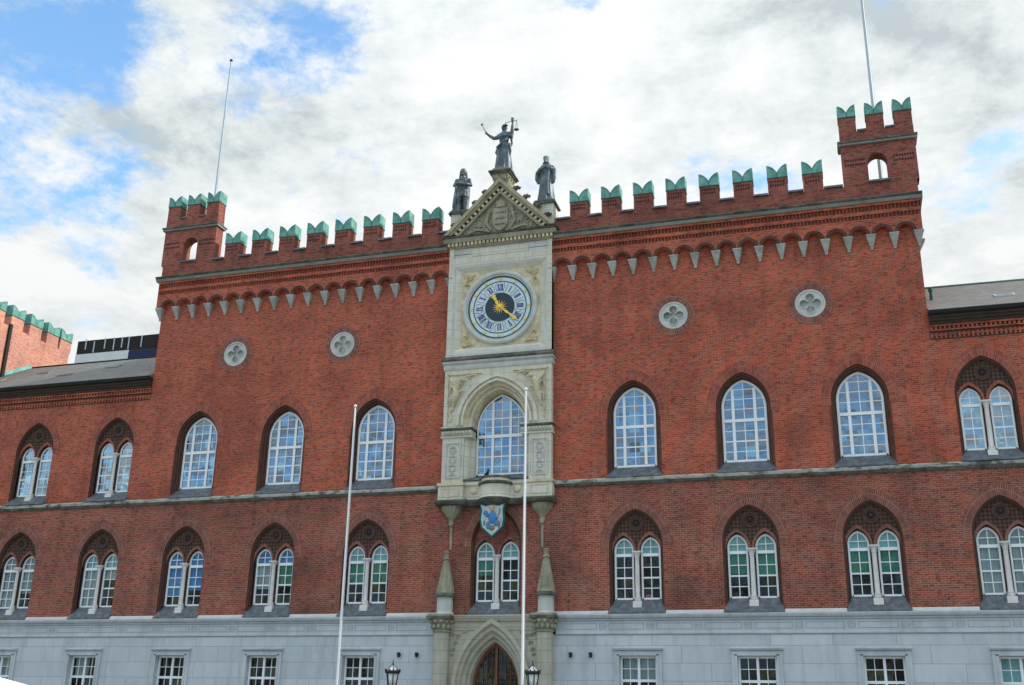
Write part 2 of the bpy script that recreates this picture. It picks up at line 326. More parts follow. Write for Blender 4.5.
    def build(s, name, mats, parent=None, loc=(0, 0, 0), merge=True):
        me = bpy.data.meshes.new(name); me.from_pydata(s.v, [], s.f)
        mats = mats if isinstance(mats, (list, tuple)) else [mats]
        for k in mats: me.materials.append(M[k] if isinstance(k, str) else k)
        me.polygons.foreach_set('material_index', s.mi); me.polygons.foreach_set('use_smooth', s.sm)
        if s.uv:
            ul = me.uv_layers.new(name='UVMap')
            for fi, uvs in s.uv.items():
                st = me.polygons[fi].loop_start
                for k, q in enumerate(uvs): ul.data[st + k].uv = q
        me.update()
        if any(s.sm):
            bm = bmesh.new(); bm.from_mesh(me); bmesh.ops.remove_doubles(bm, verts=bm.verts, dist=.0002) if merge and not s.uv else None
            for ed in bm.edges:
                if len(ed.link_faces) == 2 and ed.calc_face_angle(0) > .7: ed.smooth = False
            bm.to_mesh(me); bm.free()
        o = bpy.data.objects.new(name, me); COL.objects.link(o); o.location = loc
        if parent: o.parent = parent
        return o
def empty(name, loc, label, cat, group=None, rz=0):
    o = bpy.data.objects.new(name, None); COL.objects.link(o); o.location = loc; o.rotation_euler.z = rz; o.empty_display_size = .3; tag(o, label, cat, group); return o
def tag(o, label, cat, group=None):
    o['label'] = label; o['category'] = cat
    if group: o['group'] = group
def copy_tree(o, parent, loc):
    c = o.copy(); COL.objects.link(c); c.parent = parent; c.location = loc
    for ch in o.children:
        d = ch.copy(); COL.objects.link(d); d.parent = c
        for g in ch.children:
            h = g.copy(); COL.objects.link(h); h.parent = d
    return c

def arch(cx, a, z0, zs, h, n=14):
    """pointed arch outline (x,z), bottom left to bottom right; h>=a"""
    R = (a * a + h * h) / (2 * a); th = math.atan2(h, R - a) if R > a else pi / 2
    th = math.asin(min(1, h / R)); pts = [(cx - a, z0)]
    for i in range(n + 1):
        t = th * i / n; pts.append((cx + (R - a) - R * cos(t), zs + R * sin(t)))
    for i in range(n - 1, -1, -1):
        t = th * i / n; pts.append((cx - (R - a) + R * cos(t), zs + R * sin(t)))
    pts.append((cx + a, z0)); return pts
def arch_top(x, a, zs, h):                       # height of arch at offset x
    R = (a * a + h * h) / (2 * a); d = abs(x) + (R - a); return zs + sqrt(max(0, R * R - d * d)) if abs(x) < a else zs
def arch_half(z, a, zs, h):
    if z <= zs: return a
    R = (a * a + h * h) / (2 * a); return max(0, sqrt(max(0, R * R - (z - zs) ** 2)) - (R - a))
def circ(cx, cz, r, n=32, a0=-pi / 2, cw=True):
    return [(cx + r * cos(a0 - 2 * pi * i / n), cz + r * sin(a0 - 2 * pi * i / n)) for i in range(n + 1)]

def wall(mb, x0, x1, z0, z1, ops, y=0.0):
    """flat wall with openings; each op = (cx, outline) outline from bottom-left over the top to bottom-right (or closed circle from bottom)"""
    ops = sorted(ops); cuts = [x0] + [(ops[i][0] + ops[i + 1][0]) / 2 for i in range(len(ops) - 1)] + [x1]
    if not ops: mb.face([(x0, y, z0), (x1, y, z0), (x1, y, z1), (x0, y, z1)]); return
    for i, (cx, out) in enumerate(ops):
        a, b = cuts[i], cuts[i + 1]; k = max(range(len(out)), key=lambda j: out[j][1]); top = out[k]; zb = out[0][1]
        L = [(a, z0), (cx, z0), (cx, zb)] + out[:k + 1] + [(cx, z1), (a, z1)]
        Rr = [(cx, z0), (b, z0), (b, z1), (cx, z1)] + out[k:] + [(cx, zb)]
        for P in (L, Rr):
            Q = []
            for p in P:
                if not Q or math.dist(p, Q[-1]) > 1e-5: Q.append(p)
            if math.dist(Q[0], Q[-1]) < 1e-5: Q.pop()
            mb.face([(x, y, z) for x, z in Q])

# ================================================================== measurements
W1 = [6.03, 10.66, 15.30]; W2 = [19.98, 24.71]; Q = [7.9, 13.67]
BX = 18.22                                       # half width of the main block
ZB, ZBELT0, ZBELT1 = 5.60, 10.91, 11.17

# ================================================================== setting
g = MB(); g.face([(-900, -900, 0), (900, -900, 0), (900, 900, 0), (-900, 900, 0)])
o = g.build('square_paving', 'paving'); o['kind'] = 'structure'

hall = empty('town_hall', (0, 0, 0), 'long red brick town hall with crenellated centre block, clock bay and pale ashlar ground storey', 'building')

# ---- openings in the walls
up_out = lambda x: arch(x, 1.12, 11.18, 13.98, 1.46)
tw_up = lambda x: arch(x, 1.12, 11.18, 13.90, 1.52)
tw_lo = lambda x: arch(x, 1.12, 5.61, 8.38, 1.47)
cen_lo = arch(0, 1.12, 5.61, 8.60, 1.55)
for side in (-1, 1):
    mb = MB(); ops = sorted([(side * x, up_out(side * x)) for x in W1])
    x0, x1 = (-BX, -2.5) if side < 0 else (2.5, BX)
    wall(mb, x0, x1, ZBELT1 - .13, 16.7, ops)
    mb.cur = 0; wall(mb, x0, x1, 16.7, 21.6, sorted([(side * x, circ(side * x, 18.24, .62, 40)) for x in Q]))
    mb.build('brick_wall', 'brick', hall)
    # side and back walls of the block
    s_ = MB(); s_.face([(side * BX, 0, 5), (side * BX, 14, 5), (side * BX, 14, 22.4), (side * BX, 0, 22.4)]); s_.build('end_wall', 'brick', hall)
    # wing
    we = -30.5 if side < 0 else 42
    mb = MB(); xs = W2 if side < 0 else W2 + [29.44, 34.2, 39.0]
    x0, x1 = (we, -BX) if side < 0 else (BX, we)
    wall(mb, x0, x1, ZBELT1 - .13, 17.2, sorted([(side * x, tw_up(side * x)) for x in xs])); mb.build('wing_wall', 'brick', hall)
    mb = MB(); lo = W1 + xs
    a, b = (we, -1.45) if side < 0 else (1.45, we)
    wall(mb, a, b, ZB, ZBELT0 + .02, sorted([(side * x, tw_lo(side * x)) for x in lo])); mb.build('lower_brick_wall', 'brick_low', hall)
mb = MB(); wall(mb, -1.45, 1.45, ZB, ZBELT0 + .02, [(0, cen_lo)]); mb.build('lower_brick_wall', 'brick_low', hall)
mb = MB(); mb.box(-30.4, 42, 13.9, 14.2, 0, 17); mb.box(-BX + .01, BX - .01, 13.95, 14.25, 17, 22.4); mb.box(42.01, 42.3, 0, 14.2, 0, 17); mb.build('rear_wall', 'brick', hall)
mb = MB(); mb.box(-BX + .02, BX - .02, .55, 13.9, 22.2, 22.3); mb.build('flat_roof', 'gutter', hall)

# ---- belt course
for a, b in ((-30.5, -2.62), (2.62, 42)):
    mb = MB()
    mb.cur = 0; mb.prism_x([(.0, ZBELT0 + .05), (-.14, ZBELT0 + .10), (-.16, ZBELT0 + .2), (-.10, ZBELT1), (0, ZBELT1 + .02)], a, b)
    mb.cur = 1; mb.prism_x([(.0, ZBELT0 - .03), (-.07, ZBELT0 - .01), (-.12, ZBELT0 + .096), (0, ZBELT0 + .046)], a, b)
    mb.build('belt_course', ['coping_stone', 'stone_dark'], hall)

# ---- ground storey
GF = W1 + W2; gx = sorted([-x for x in GF] + GF + [29.44, 34.2, 39.0])
gopen = lambda x: [(x - .74, 1.6), (x - .74, 3.96), (x, 3.965), (x + .74, 3.96), (x + .74, 1.6)]
for a_, b_, gg in ((-30.5, -2.0, [x for x in gx if x < 0]), (2.0, 42, [x for x in gx if x > 0])):
    mb = MB(); wall(mb, a_, b_, 0, 4.805, [(x, gopen(x)) for x in gg], -.06)
    for x in gg: mb.reveal([(x - .74, 1.6), (x - .74, 3.96), (x + .74, 3.96), (x + .74, 1.6), (x - .74, 1.6)], -.06, .22)
    mb.build('ashlar_wall', 'ashlar', hall)
for a, b in ((-30.5, -2.66), (2.66, 42)):
    mb = MB()
    mb.cur = 0; mb.prism_x([(0, 4.92), (-.10, 4.92), (-.10, 4.98), (-.075, 5.0), (-.075, 5.42), (-.12, 5.45), (-.14, 5.49), (-.14, 5.52), (0, 5.52)], a, b)
    mb.cur = 0; mb.prism_x([(0, 5.522), (-.20, 5.535), (-.24, 5.60), (-.26, 5.66), (-.12, 5.715), (0, 5.717)], a, b)
    mb.cur = 1; mb.prism_x([(0, 4.885), (-.085, 4.885), (-.085, 4.919), (0, 4.919)], a, b)
    mb.prism_x([(-.074, 5.425), (-.112, 5.435), (-.112, 5.449), (-.074, 5.44)], a, b)
    # frieze fields: thin darker lines round long panels and small squares
    sgn = 1 if a > 0 else -1
    ks = [4.62 + 1.925 * k for k in range(-1, 20)]
    for i, c in enumerate(ks):
        c2 = c + 1.925
        for (p, q) in ((c - .14, c + .14), (c + .25, c2 - .25)):
            xa, xb = sorted((sgn * p, sgn * q))
            if xa < a + .05 or xb > b - .05: continue
            for bx in ((xa, xb, 5.10, 5.118), (xa, xb, 5.325, 5.343), (xa, xa + .018, 5.118, 5.325), (xb - .018, xb, 5.118, 5.325)):
                mb.cur = 1; mb.box(bx[0], bx[1], -.083, -.07, bx[2], bx[3])
            if q - p < .31: mb.cur = 1; mb.box(xa + .06, xb - .06, -.083, -.07, 5.17, 5.185); mb.box(xa + .06, xb - .06, -.083, -.07, 5.26, 5.275); mb.box(xa + .06, xa + .075, -.083, -.07, 5.185, 5.26); mb.box(xb - .075, xb - .06, -.083, -.07, 5.185, 5.26)
    mb.build('base_cornice', ['basecor', 'baseline'], hall, (0, 0, -.11))
# pale strip of sill stones between the lower windows
lo_all = sorted([-x for x in GF] + [0] + GF + [29.44, 34.2, 39.0])
edges = [-30.5] + lo_all + [42]
for i in range(len(edges) - 1):
    a = edges[i] + (1.17 if i > 0 else 0); b = edges[i + 1] - (1.17 if i < len(edges) - 2 else 0)
    if edges[i] == 0: a = 2.5
    if edges[i + 1] == 0: b = -2.5
    mb = MB(); mb.hexa([(a, -.13, 5.725), (b, -.13, 5.725), (b, .0, 5.725), (a, .0, 5.725), (a, -.12, 5.80), (b, -.12, 5.80), (b, -.002, 5.85), (a, -.002, 5.85)])
    mb.build('sill_stone', 'colstone', hall, (0, 0, -.12))

# ---- dark cogged brick line above it
def ground_window(parent, x, curtain=None):
    mb = MB()   # frame
    def bar(a, b, c, d, y=.12, t=.07): mb.box(a, b, y, y + t, c, d)
    bar(-.74, -.66, 1.6, 3.96); bar(.66, .74, 1.6, 3.96); bar(-.66, .66, 3.88, 3.96); bar(-.66, .66, 1.6, 1.68)
    bar(-.05, .05, 1.68, 2.98, .105, .09); bar(-.05, .05, 3.08, 3.88, .105, .09); bar(-.66, .66, 2.98, 3.08, .11, .09)
    for s in (-1, 1):
        c = s * .355
        for (p, q) in ((1.68, 2.98), (3.08, 3.88)): bar(c - .014, c + .014, p, q, .14, .03)
        for z in (3.48, 2.55, 2.12): bar(min(s * .05, s * .66), max(s * .05, s * .66), z - .014, z + .014, .142, .026)
    w = mb.build('ground_window', 'paint', parent, (x, 0, 0))
    gm = MB(); gm.face([(-.66, .156, 1.68), (.66, .156, 1.68), (.66, .156, 3.88), (-.66, .156, 3.88)]); gm.build('glass', 'gl_low', w)
    c = MB()    # stone casing with hood
    for s in (-1, 1):
        a, b = sorted((s * .745, s * .96)); c.box(a, b, -.14, -.055, 1.4, 4.02); a, b = sorted((s * .745, s * .83)); c.box(a, b, -.165, -.14, 1.4, 4.02)
    c.box(-.96, .96, -.14, -.055, 4.022, 4.16); c.box(-.83, .83, -.165, -.142, 3.975, 4.06)
    c.prism_x([(-.055, 4.16), (-.20, 4.18), (-.23, 4.24), (-.23, 4.26), (-.055, 4.30)], -1.0, 1.0); c.box(-1.0, 1.0, -.25, -.055, 1.4, 1.58)
    c.build('casing', 'basecor', w)
    r = MB(); r.box(-.9, .9, 1.2, 1.25, 1.4, 4.1); r.box(-.9, .9, .3, 1.2, 4.1, 4.15); r.box(-.95, -.9, .25, 1.2, 1.4, 4.1); r.box(.9, .95, .25, 1.2, 1.4, 4.1); r.box(-.9, .9, .3, 1.2, 1.3, 1.4); r.build('interior', 'room', w)
    return w
def add_curtain(w, x0, x1, y, z0, z1, m_, name='blind', zs=None):
    mb = MB(); n = 14; rows = [[(x0 + (x1 - x0) * j / n, y + (.02 * sin(j * 2.1) if m_ == 'curtain_pale' else 0), z) for j in range(n + 1)] for z in (z0, z1)]; mb.grid(rows); return mb.build(name, m_, w)
g0 = ground_window(hall, gx[0]); gws = {gx[0]: g0}
for x in gx[1:]: gws[x] = copy_tree(g0, hall, (x, 0, 0))
def near(d, x): return d[min(d, key=lambda k: abs(k - x))]
def curt(w, *a, **k): return add_curtain(w, *a, **k)
curt(near(gws, W1[0]), -.64, .64, .3, 3.08, 3.9, 'curtain_pale', 'curtain'); curt(near(gws, -W2[0]), -.64, .1, .3, 3.0, 3.9, 'curtain_pale', 'curtain'); curt(near(gws, W2[0]), -.64, .64, .35, 2.9, 3.9, 'curtain_teal', 'curtain')
curt(near(gws, -W2[1]), -.64, .64, .3, 1.7, 3.9, 'curtain_pale', 'curtain')

# ---- big single arched windows of the upper storey
def bars_arch(mb, cx, a, z0, zs, h, fw, y, t, mull, mw, trans, tw, thin_v, thin_h, tn=.034):
    O = arch(cx, a, z0, zs, h, 16); I = arch(cx, a - fw, z0 + fw, zs, h - fw, 16)
    A = O; mb.annulus(A, I, y); mb.reveal(I, y, y + t); mb.reveal(O, y, y + t)
    mb.box(cx - a + fw, cx + a - fw, y + .001, y + t, z0 + .001, z0 + fw)
    ia, ih = a - fw, h - fw
    for x in mull: mb.box(cx + x - mw / 2, cx + x + mw / 2, y - .012, y + t, z0 + fw, arch_top(abs(x) + mw / 3, ia, zs, ih) + .01)
    for z in trans: hw = arch_half(z, ia, zs, ih); mb.box(cx - hw, cx + hw, y - .02, y + t - .003, z - tw / 2, z + tw / 2)
    for x in thin_v: mb.box(cx + x - tn / 2, cx + x + tn / 2, y + .02, y + .045, z0 + fw, arch_top(abs(x), ia, zs, ih) + .005)
    for z in thin_h:
        k = 1.0
        if isinstance(z, tuple): z, k = z
        hw = arch_half(z, ia, zs, ih); mb.box(cx - hw, cx + hw, y + .022, y + .047, z - tn * k / 2, z + tn * k / 2)
    return I
def fill_outline(mb, out, y): mb.face([(x, y, z) for x, z in out])
def surround(mb, cx, z0, layers, ringw, ringm, zbot_ring, ha, hzs, hh):
    pass
def single_window(parent, x):
    mb = MB()
    I = bars_arch(mb, 0, .925, 11.68, 14.02, 1.20, .10, .40, .07, (-.45, .45), .12, (13.45,), .13, (0,), (12.13, (12.57, 1.8), 13.01, 13.95, 14.38, 14.80))
    w = mb.build('arched_window', 'paint', parent, (x, 0, 0))
    gm = MB(); fill_outline(gm, I, .435); gm.build('glass', 'gl_up', w)
    b = MB()
    o1 = arch(0, 1.12, 11.18, 13.98, 1.46, 16); o2 = arch(0, 1.055, 11.18, 13.98, 1.37, 16); o3 = arch(0, .985, 11.18, 14.0, 1.27, 16); o4 = arch(0, .93, 11.18, 14.02, 1.205, 16)
    b.cur = 1; b.reveal(o1, 0, .10); b.annulus(o1, o2, .10); b.cur = 0; b.reveal(o2, .10, .20); b.cur = 1; b.annulus(o2, o3, .20); b.cur = 0; b.reveal(o3, .20, .30); b.annulus(o3, o4, .30); b.reveal(o4, .30, .5)
    b.build('moulded_jamb', ['dark_brick', 'mould'], w)
    r = MB(); A = arch(0, 1.49, 13.75, 13.98, 1.96, 16); B = arch(0, 1.125, 13.75, 13.98, 1.465, 16); r.annulus(A, B, -.012); r.reveal(A, 0, -.012); r.reveal(B, 0, -.012); r.build('voussoir_ring', 'ring', w)
    r = MB(); A2 = arch(0, 1.19, 11.2, 13.75, .1, 2); 
    for s in (-1, 1): r = MB(); p, q = sorted((s * 1.125, s * 1.17)); r.box(p, q, -.018, 0.0, 11.2, 13.75); r.build('jamb_bead', 'mould', w)
    sl_ = MB(); sl_.prism_x([(.45, 11.68), (.40, 11.69), (-.12, 11.20), (-.14, 11.16), (.0, 11.14), (.45, 11.14)], -1.115, 1.115)
    sl_.hexa([(-1.2, -.15, 11.17), (1.2, -.15, 11.17), (1.2, 0, 11.17), (-1.2, 0, 11.17), (-1.2, -.145, 11.22), (1.2, -.145, 11.22), (1.12, -.003, 11.34), (-1.12, -.003, 11.34)]); sl_.build('slate_sill', 'slate', w)
    rm = MB(); rm.box(-1.1, 1.1, .55, .6, 11.1, 15.5); rm.build('interior', 'room', w)
    return w
w0 = single_window(hall, W1[0])
for x in W1[1:] + [-x for x in W1]: copy_tree(w0, hall, (x, 0, 0))

# ---- twin lancet windows
def twin_window(parent, x, dz, glass_m, ringm, small=False, y0=0.0):
    mb = MB(); outs = []
    for s in (-1, 1):
        outs.append(bars_arch(mb, s * .555, .405, 6.18 + dz, 8.18 + dz, .52, .075, .34, .07, (), .1, (7.98 + dz,), .12, (0,), (6.64 + dz, (7.06 + dz, 1.9), 7.48 + dz, 8.30 + dz)))
    w = mb.build('twin_window', 'paint', parent, (x, 0, 0))
    gm = MB(); [fill_outline(gm, I, .375) for I in outs]; gm.build('glass', glass_m, w)
    oa, ozs, oh = ((1.12, 8.38, 1.47) if dz < 1 else (1.12, 13.90, 1.52)) if not small else (1.12, 8.60, 1.55)
    zb = 5.61 + dz if dz < 1 else 11.18
    b = MB(); o1 = arch(0, oa, zb, ozs, oh, 16); o2 = arch(0, oa - .055, zb, ozs, oh - .07, 16); o3 = arch(0, oa - .11, zb, ozs, oh - .14, 16)
    b.cur = 1; b.reveal(o1, 0, .07); b.annulus(o1, o2, .07); b.cur = 0; b.reveal(o2, .07, .14); b.annulus(o2, o3, .14); b.reveal(o3, .14, .22)
    # sub arch linings
    for s in (-1, 1):
        c = s * .555; p1 = arch(c, .445, zb, 8.12 + dz, .66, 14); p2 = arch(c, .41, zb, 8.16 + dz, .56, 14); b.reveal(p1, .20, .28); b.annulus(p1, p2, .28); b.reveal(p2, .28, .45)
    b.build('moulded_jamb', ['dark_brick', 'mould'], w)
    r = MB(); zr = ozs - .15; A = arch(0, oa + .36, zr, ozs, oh + .46, 16); B = arch(0, oa + .005, zr, ozs, oh + .005, 16); r.annulus(A, B, -.012); r.reveal(A, 0, -.012); r.reveal(B, 0, -.012); r.build('voussoir_ring', ringm, w)
    for s in (-1, 1):
        r = MB(); c = s * .555; A = arch(c, .535, 8.12 + dz, 8.12 + dz, .80, 12); B = arch(c, .447, 8.12 + dz, 8.12 + dz, .663, 12); A = [(min(max(px, -1.02), -.002 if s < 0 else 1.02) if s < 0 else max(min(px, 1.02), .002), pz) for px, pz in A]
        r.annulus(A, B, .165); r.reveal(B, .165, .2); r.build('sub_arch', ringm, w)
    t = MB(); out = [p for p in o3 if p[1] > 8.1 + dz]; L = arch(-.555, .445, 8.1 + dz, 8.12 + dz, .66, 14); Rr = arch(.555, .445, 8.1 + dz, 8.12 + dz, .66, 14)
    poly = [(-oa + .11, 8.1 + dz)] + out + [(oa - .11, 8.1 + dz)] + list(reversed(Rr)) + list(reversed(L)); Q2 = []
    for p in poly:
        if not Q2 or math.dist(p, Q2[-1]) > 1e-4: Q2.append(p)
    t.face([(px, .20, pz) for px, pz in Q2]); t.box(-oa + .11, -1.0, .201, .4, zb, 8.1 + dz); t.box(1.0, oa - .11, .201, .4, zb, 8.1 + dz); t.build('tympanum', 'tymp' if not small else 'brick_low', w)
    rd = MB(); zc = 9.27 + dz - (0 if not small else -.05)
    if not small:
        rd.annulus(circ(0, zc, .32, 28), circ(0, zc, .23, 28), .15); rd.reveal(circ(0, zc, .32, 28), .15, .2); rd.reveal(circ(0, zc, .23, 28), .15, .2)
        rd.annulus(circ(0, zc, .215, 28), circ(0, zc, .16, 28), .17); rd.reveal(circ(0, zc, .16, 28), .17, .199); rd.cur = 1; rd.face([(px, .195, pz) for px, pz in circ(0, zc, .23, 28)[:-1]])
        rd.cur = 0; rd.ball((0, .19, zc), .06, 8)
        rd.build('roundel', ['dark_brick', 'gutter'], w)
    c = MB(); c.lathe(0, .24, [(.10, 6.10 + dz), (.135, 6.12 + dz), (.145, 6.17 + dz), (.12, 6.22 + dz), (.135, 6.26 + dz), (.105, 6.31 + dz), (.10, 7.0 + dz), (.092, 7.83 + dz), (.115, 7.85 + dz), (.10, 7.88 + dz), (.12, 7.97 + dz), (.165, 8.06 + dz)], 14)
    c.box(-.18, .18, .07, .335, 8.06 + dz, 8.12 + dz); c.build('column', 'colstone', w)
    bl = MB(); bl.prism_x([(.33, 6.10 + dz), (.07, 6.10 + dz), (.05, 6.04 + dz), (.02, 5.85 + dz), (.1, 5.80 + dz), (.33, 6.0 + dz)], -.18, .18); bl.build('column_base', 'colstone', w)
    zs_ = 5.60 + dz if dz < 1 else 11.17
    sl_ = MB(); sl_.prism_x([(.42, 6.175 + dz), (.34, 6.185 + dz), (-.16, zs_ + .06), (-.18, zs_), (.42, zs_)], -oa + .003, oa - .003)
    sl_.hexa([(-oa - .04, -.19, zs_ + .003), (oa + .04, -.19, zs_ + .003), (oa + .04, 0, zs_ + .003), (-oa - .04, 0, zs_ + .003), (-oa - .04, -.185, zs_ + .05), (oa + .04, -.185, zs_ + .05), (oa, -.003, zs_ + .19), (-oa, -.003, zs_ + .19)])
    sl_.build('slate_sill', 'slate', w)
    rm = MB(); rm.box(-1.1, 1.1, 1.3, 1.35, 5.9 + dz, 9.0 + dz); rm.box(-1.1, 1.1, .42, 1.3, 8.9 + dz, 8.95 + dz); rm.box(-1.13, -1.1, .42, 1.3, 5.9 + dz, 8.9 + dz); rm.box(1.1, 1.13, .42, 1.3, 5.9 + dz, 8.9 + dz); rm.box(-1.1, 1.1, .42, 1.3, 5.85 + dz, 5.9 + dz); rm.box(-.13, .13, .42, 1.3, 5.9 + dz, 8.9 + dz); rm.build('interior', 'room', w)
    return w
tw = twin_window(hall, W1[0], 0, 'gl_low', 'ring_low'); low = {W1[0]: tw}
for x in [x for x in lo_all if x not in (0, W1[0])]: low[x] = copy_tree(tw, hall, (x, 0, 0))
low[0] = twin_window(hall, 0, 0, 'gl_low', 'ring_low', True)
tu = twin_window(hall, W2[0], 5.5, 'gl_mid', 'ring'); 
for x in [W2[1], 29.44, 34.2, 39.0, -W2[0], -W2[1]]: copy_tree(tu, hall, (x, 0, 0))
L_, R_ = (-.93, -.18), (.18, .93)
def blinds(x, lm, lz, rm_, rz, top=None):
    w = low[x]
    if lm: curt(w, *L_, .46, lz, 7.98, lm)
    if rm_: curt(w, *R_, .46, rz, 7.98, rm_)
    if top:
        curt(w, *L_, .45, 7.97, 8.8, top); curt(w, *R_, .45, 7.97, 8.8, top)
blinds(0, 'curtain_green', 7.3, None, 0, 'curtain_teal')
blinds(W1[0], None, 0, None, 0, 'curtain_teal')
blinds(W1[1], 'curtain_green', 7.15, 'curtain_green', 7.1, 'curtain_teal')
blinds(W1[2], 'curtain_green', 7.1, 'curtain_green', 7.1, 'curtain_teal')
blinds(W2[0], 'curtain_pale', 6.2, 'curtain_pale', 6.2, 'curtain_pale')
blinds(-W1[0], 'curtain_green', 7.0, 'curtain_green', 7.0, 'curtain_teal')
blinds(-W1[1], 'curtain_pale', 6.9, 'curtain_green', 7.0, 'curtain_blue')
blinds(-W1[2], 'curtain_blue', 6.7, 'curtain_blue', 6.9, 'curtain_blue')
blinds(-W2[0], 'curtain_pale', 6.2, 'curtain_pale', 7.5, 'curtain_teal')
blinds(-W2[1], 'curtain_pale', 6.2, 'curtain_pale', 6.9, 'curtain_pale')
fl = MB(); random.seed(3)
for k in range(14): fl.ball((.45 + random.uniform(-.14, .14), .45 + random.uniform(-.03, .03), 6.3 + random.uniform(-.03, .06)), .035, 6)
fo = fl.build('potted_flowers', 'pink', None, (W1[0], 0, 0)); tag(fo, 'bright pink flowers inside the twin window just right of the central door', 'flowers')

# ---- quatrefoil rosettes
def rosette(parent, x):
    mb = MB(); n = 72; zc = 18.24
    def rq(t):
        best = 0
        for k in range(4):
            a = k * pi / 2; d = .265; r = .165; c = cos(t - a) * d; s_ = abs(sin(t - a)) * d
            if s_ < r and c > 0: best = max(best, c + sqrt(r * r - s_ * s_))
        return max(best, .11)
    O = circ(0, zc, .62, n); I = [(rq(-pi / 2 - 2 * pi * i / n) * cos(-pi / 2 - 2 * pi * i / n), zc + rq(-pi / 2 - 2 * pi * i / n) * sin(-pi / 2 - 2 * pi * i / n)) for i in range(n + 1)]
    mid = circ(0, zc, .56, n)
    mb.annulus(O, mid, -.02); mb.reveal(O, 0.0, -.02); mb.reveal(mid, -.02, .01); mb.annulus(mid, I, .01); mb.cur = 1; mb.reveal(I, .01, .12)
    mb.face([(px, .12, pz) for px, pz in circ(0, zc, .5, n)[:-1]]); mb.cur = 0
    for k in range(4):
        a = k * pi / 2; ccx, ccz = .265 * cos(a), zc + .265 * sin(a)
        mb.tube([(ccx + .19 * cos(a + t_), -.0, ccz + .19 * sin(a + t_)) for t_ in [-2.2 + 4.4 * i / 14 for i in range(15)]], .022, 6)
    w = mb.build('quatrefoil', ['stone_grey', 'cement'], parent, (x, 0, 0))
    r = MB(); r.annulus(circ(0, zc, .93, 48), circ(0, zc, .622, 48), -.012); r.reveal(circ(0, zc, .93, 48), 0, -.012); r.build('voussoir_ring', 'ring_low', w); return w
q0 = rosette(hall, Q[0])
for x in (Q[1], -Q[0], -Q[1]): copy_tree(q0, hall, (x, 0, 0))

# ---- corbel table, cogged bands, cornice, parapet
CA, CD = 2.50, .923
for side in (-1, 1):
    cx = [side * (CA + CD * k) for k in range(18)]
    mb = MB(); pl = []; Y = -.28; zsp = 20.98
    for k in range(17):
        a, b = sorted((cx[k], cx[k + 1])); c = (a + b) / 2; n = 10; r = .335
        arc = [(c - r * cos(pi * i / n), zsp + r * sin(pi * i / n)) for i in range(n + 1)]
        P = [(a, zsp)] + arc + [(b, zsp), (b, 21.62), (a, 21.62)]
        mb.cur = 0; mb.face([(px, Y, pz) for px, pz in P]); mb.reveal(arc, Y, 0)
        mb.face([(a, Y, zsp), (arc[0][0], Y, zsp), (arc[0][0], 0, zsp), (a, 0, zsp)]); mb.face([(arc[-1][0], Y, zsp), (b, Y, zsp), (b, 0, zsp), (arc[-1][0], 0, zsp)])
        mb.cur = 1; out = [(c - .44 * cos(pi * i / n), zsp + .44 * sin(pi * i / n)) for i in range(n + 1)]; mb.annulus(out, arc, Y - .012)
        mb.reveal(arc, Y - .012, Y); mb.reveal(out, Y - .012, Y)
    x0, x1 = sorted((side * CA, side * 18.40))
    e0, e1 = sorted((cx[17], side * 18.40)); mb.cur = 0; mb.face([(e0, Y, zsp), (e1, Y, zsp), (e1, Y, 21.62), (e0, Y, 21.62)])
    mb.face([(side * 18.40, Y, zsp), (side * 18.40, 14.2, zsp), (side * 18.40, 14.2, 22.4), (side * 18.40, Y, 22.4)])
    mb.face([(side * 18.40, Y, zsp), (side * 18.40, 14.2, zsp), (side * 18.3, 14.2, zsp), (side * 18.3, Y, zsp)])
    mb.build('arcaded_frieze', ['brick', 'arc'], hall)
    mb = MB(); mb.box(x0, x1, Y, 0, 21.622, 21.70); mb.cur = 1; mb.box(x0 + .02, x1 - .02, Y + .07, 0, 21.701, 22.33)
    mb.cur = 0; mb.box(x0, x1, Y - .005, 0, 21.90, 22.06); mb.box(x0, x1, Y - .03, 0, 22.29, 22.40)
    n = int((x1 - x0) / .15)
    for (za, zb_) in ((21.70, 21.90), (22.06, 22.29)):
        for k in range(n):
            c = x0 + .075 + k * (x1 - x0 - .15) / (n - 1); b_ = len(mb.v)
            P = [(c - .052, Y + .1), (c, Y - .035), (c + .052, Y + .1)]
            mb.cur = 0
            mb.face([(P[0][0], P[0][1], za), (P[1][0], P[1][1], za), (P[1][0], P[1][1], zb_), (P[0][0], P[0][1], zb_)]); mb.face([(P[1][0], P[1][1], za), (P[2][0], P[2][1], za), (P[2][0], P[2][1], zb_), (P[1][0], P[1][1], zb_)])
            mb.face([(p[0], p[1], za) for p in P])
    mb.build('cogged_band', ['brick', 'mould'], hall)
    mb = MB(); xo = side * 18.53; a, b = sorted((side * 2.6, xo))
    mb.cur = 0; mb.prism_x([(.2, 22.402), (-.36, 22.402), (-.40, 22.46), (-.44, 22.52), (.2, 22.53)], a, b)
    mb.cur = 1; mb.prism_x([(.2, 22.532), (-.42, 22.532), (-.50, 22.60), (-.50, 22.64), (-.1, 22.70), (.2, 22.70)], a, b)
    p, q_ = sorted((side * 18.3, xo)); mb.cur = 0; mb.box(p, q_, .2, 14.3, 22.402, 22.53); mb.cur = 1; mb.box(p, q_, .2, 14.3, 22.532, 22.70)
    mb.build('top_cornice', ['cornice', 'stone_dark'], hall)
    # parapet and merlons
    a, b = sorted((side * 2.6, side * 18.42)); mb = MB(); mb.box(a, b, -.15, .45, 22.705, 23.38); mb.box(*sorted((side * 17.9, side * 18.42)), .45, 14, 22.705, 23.38); mb.build('parapet', 'brick_top', hall)
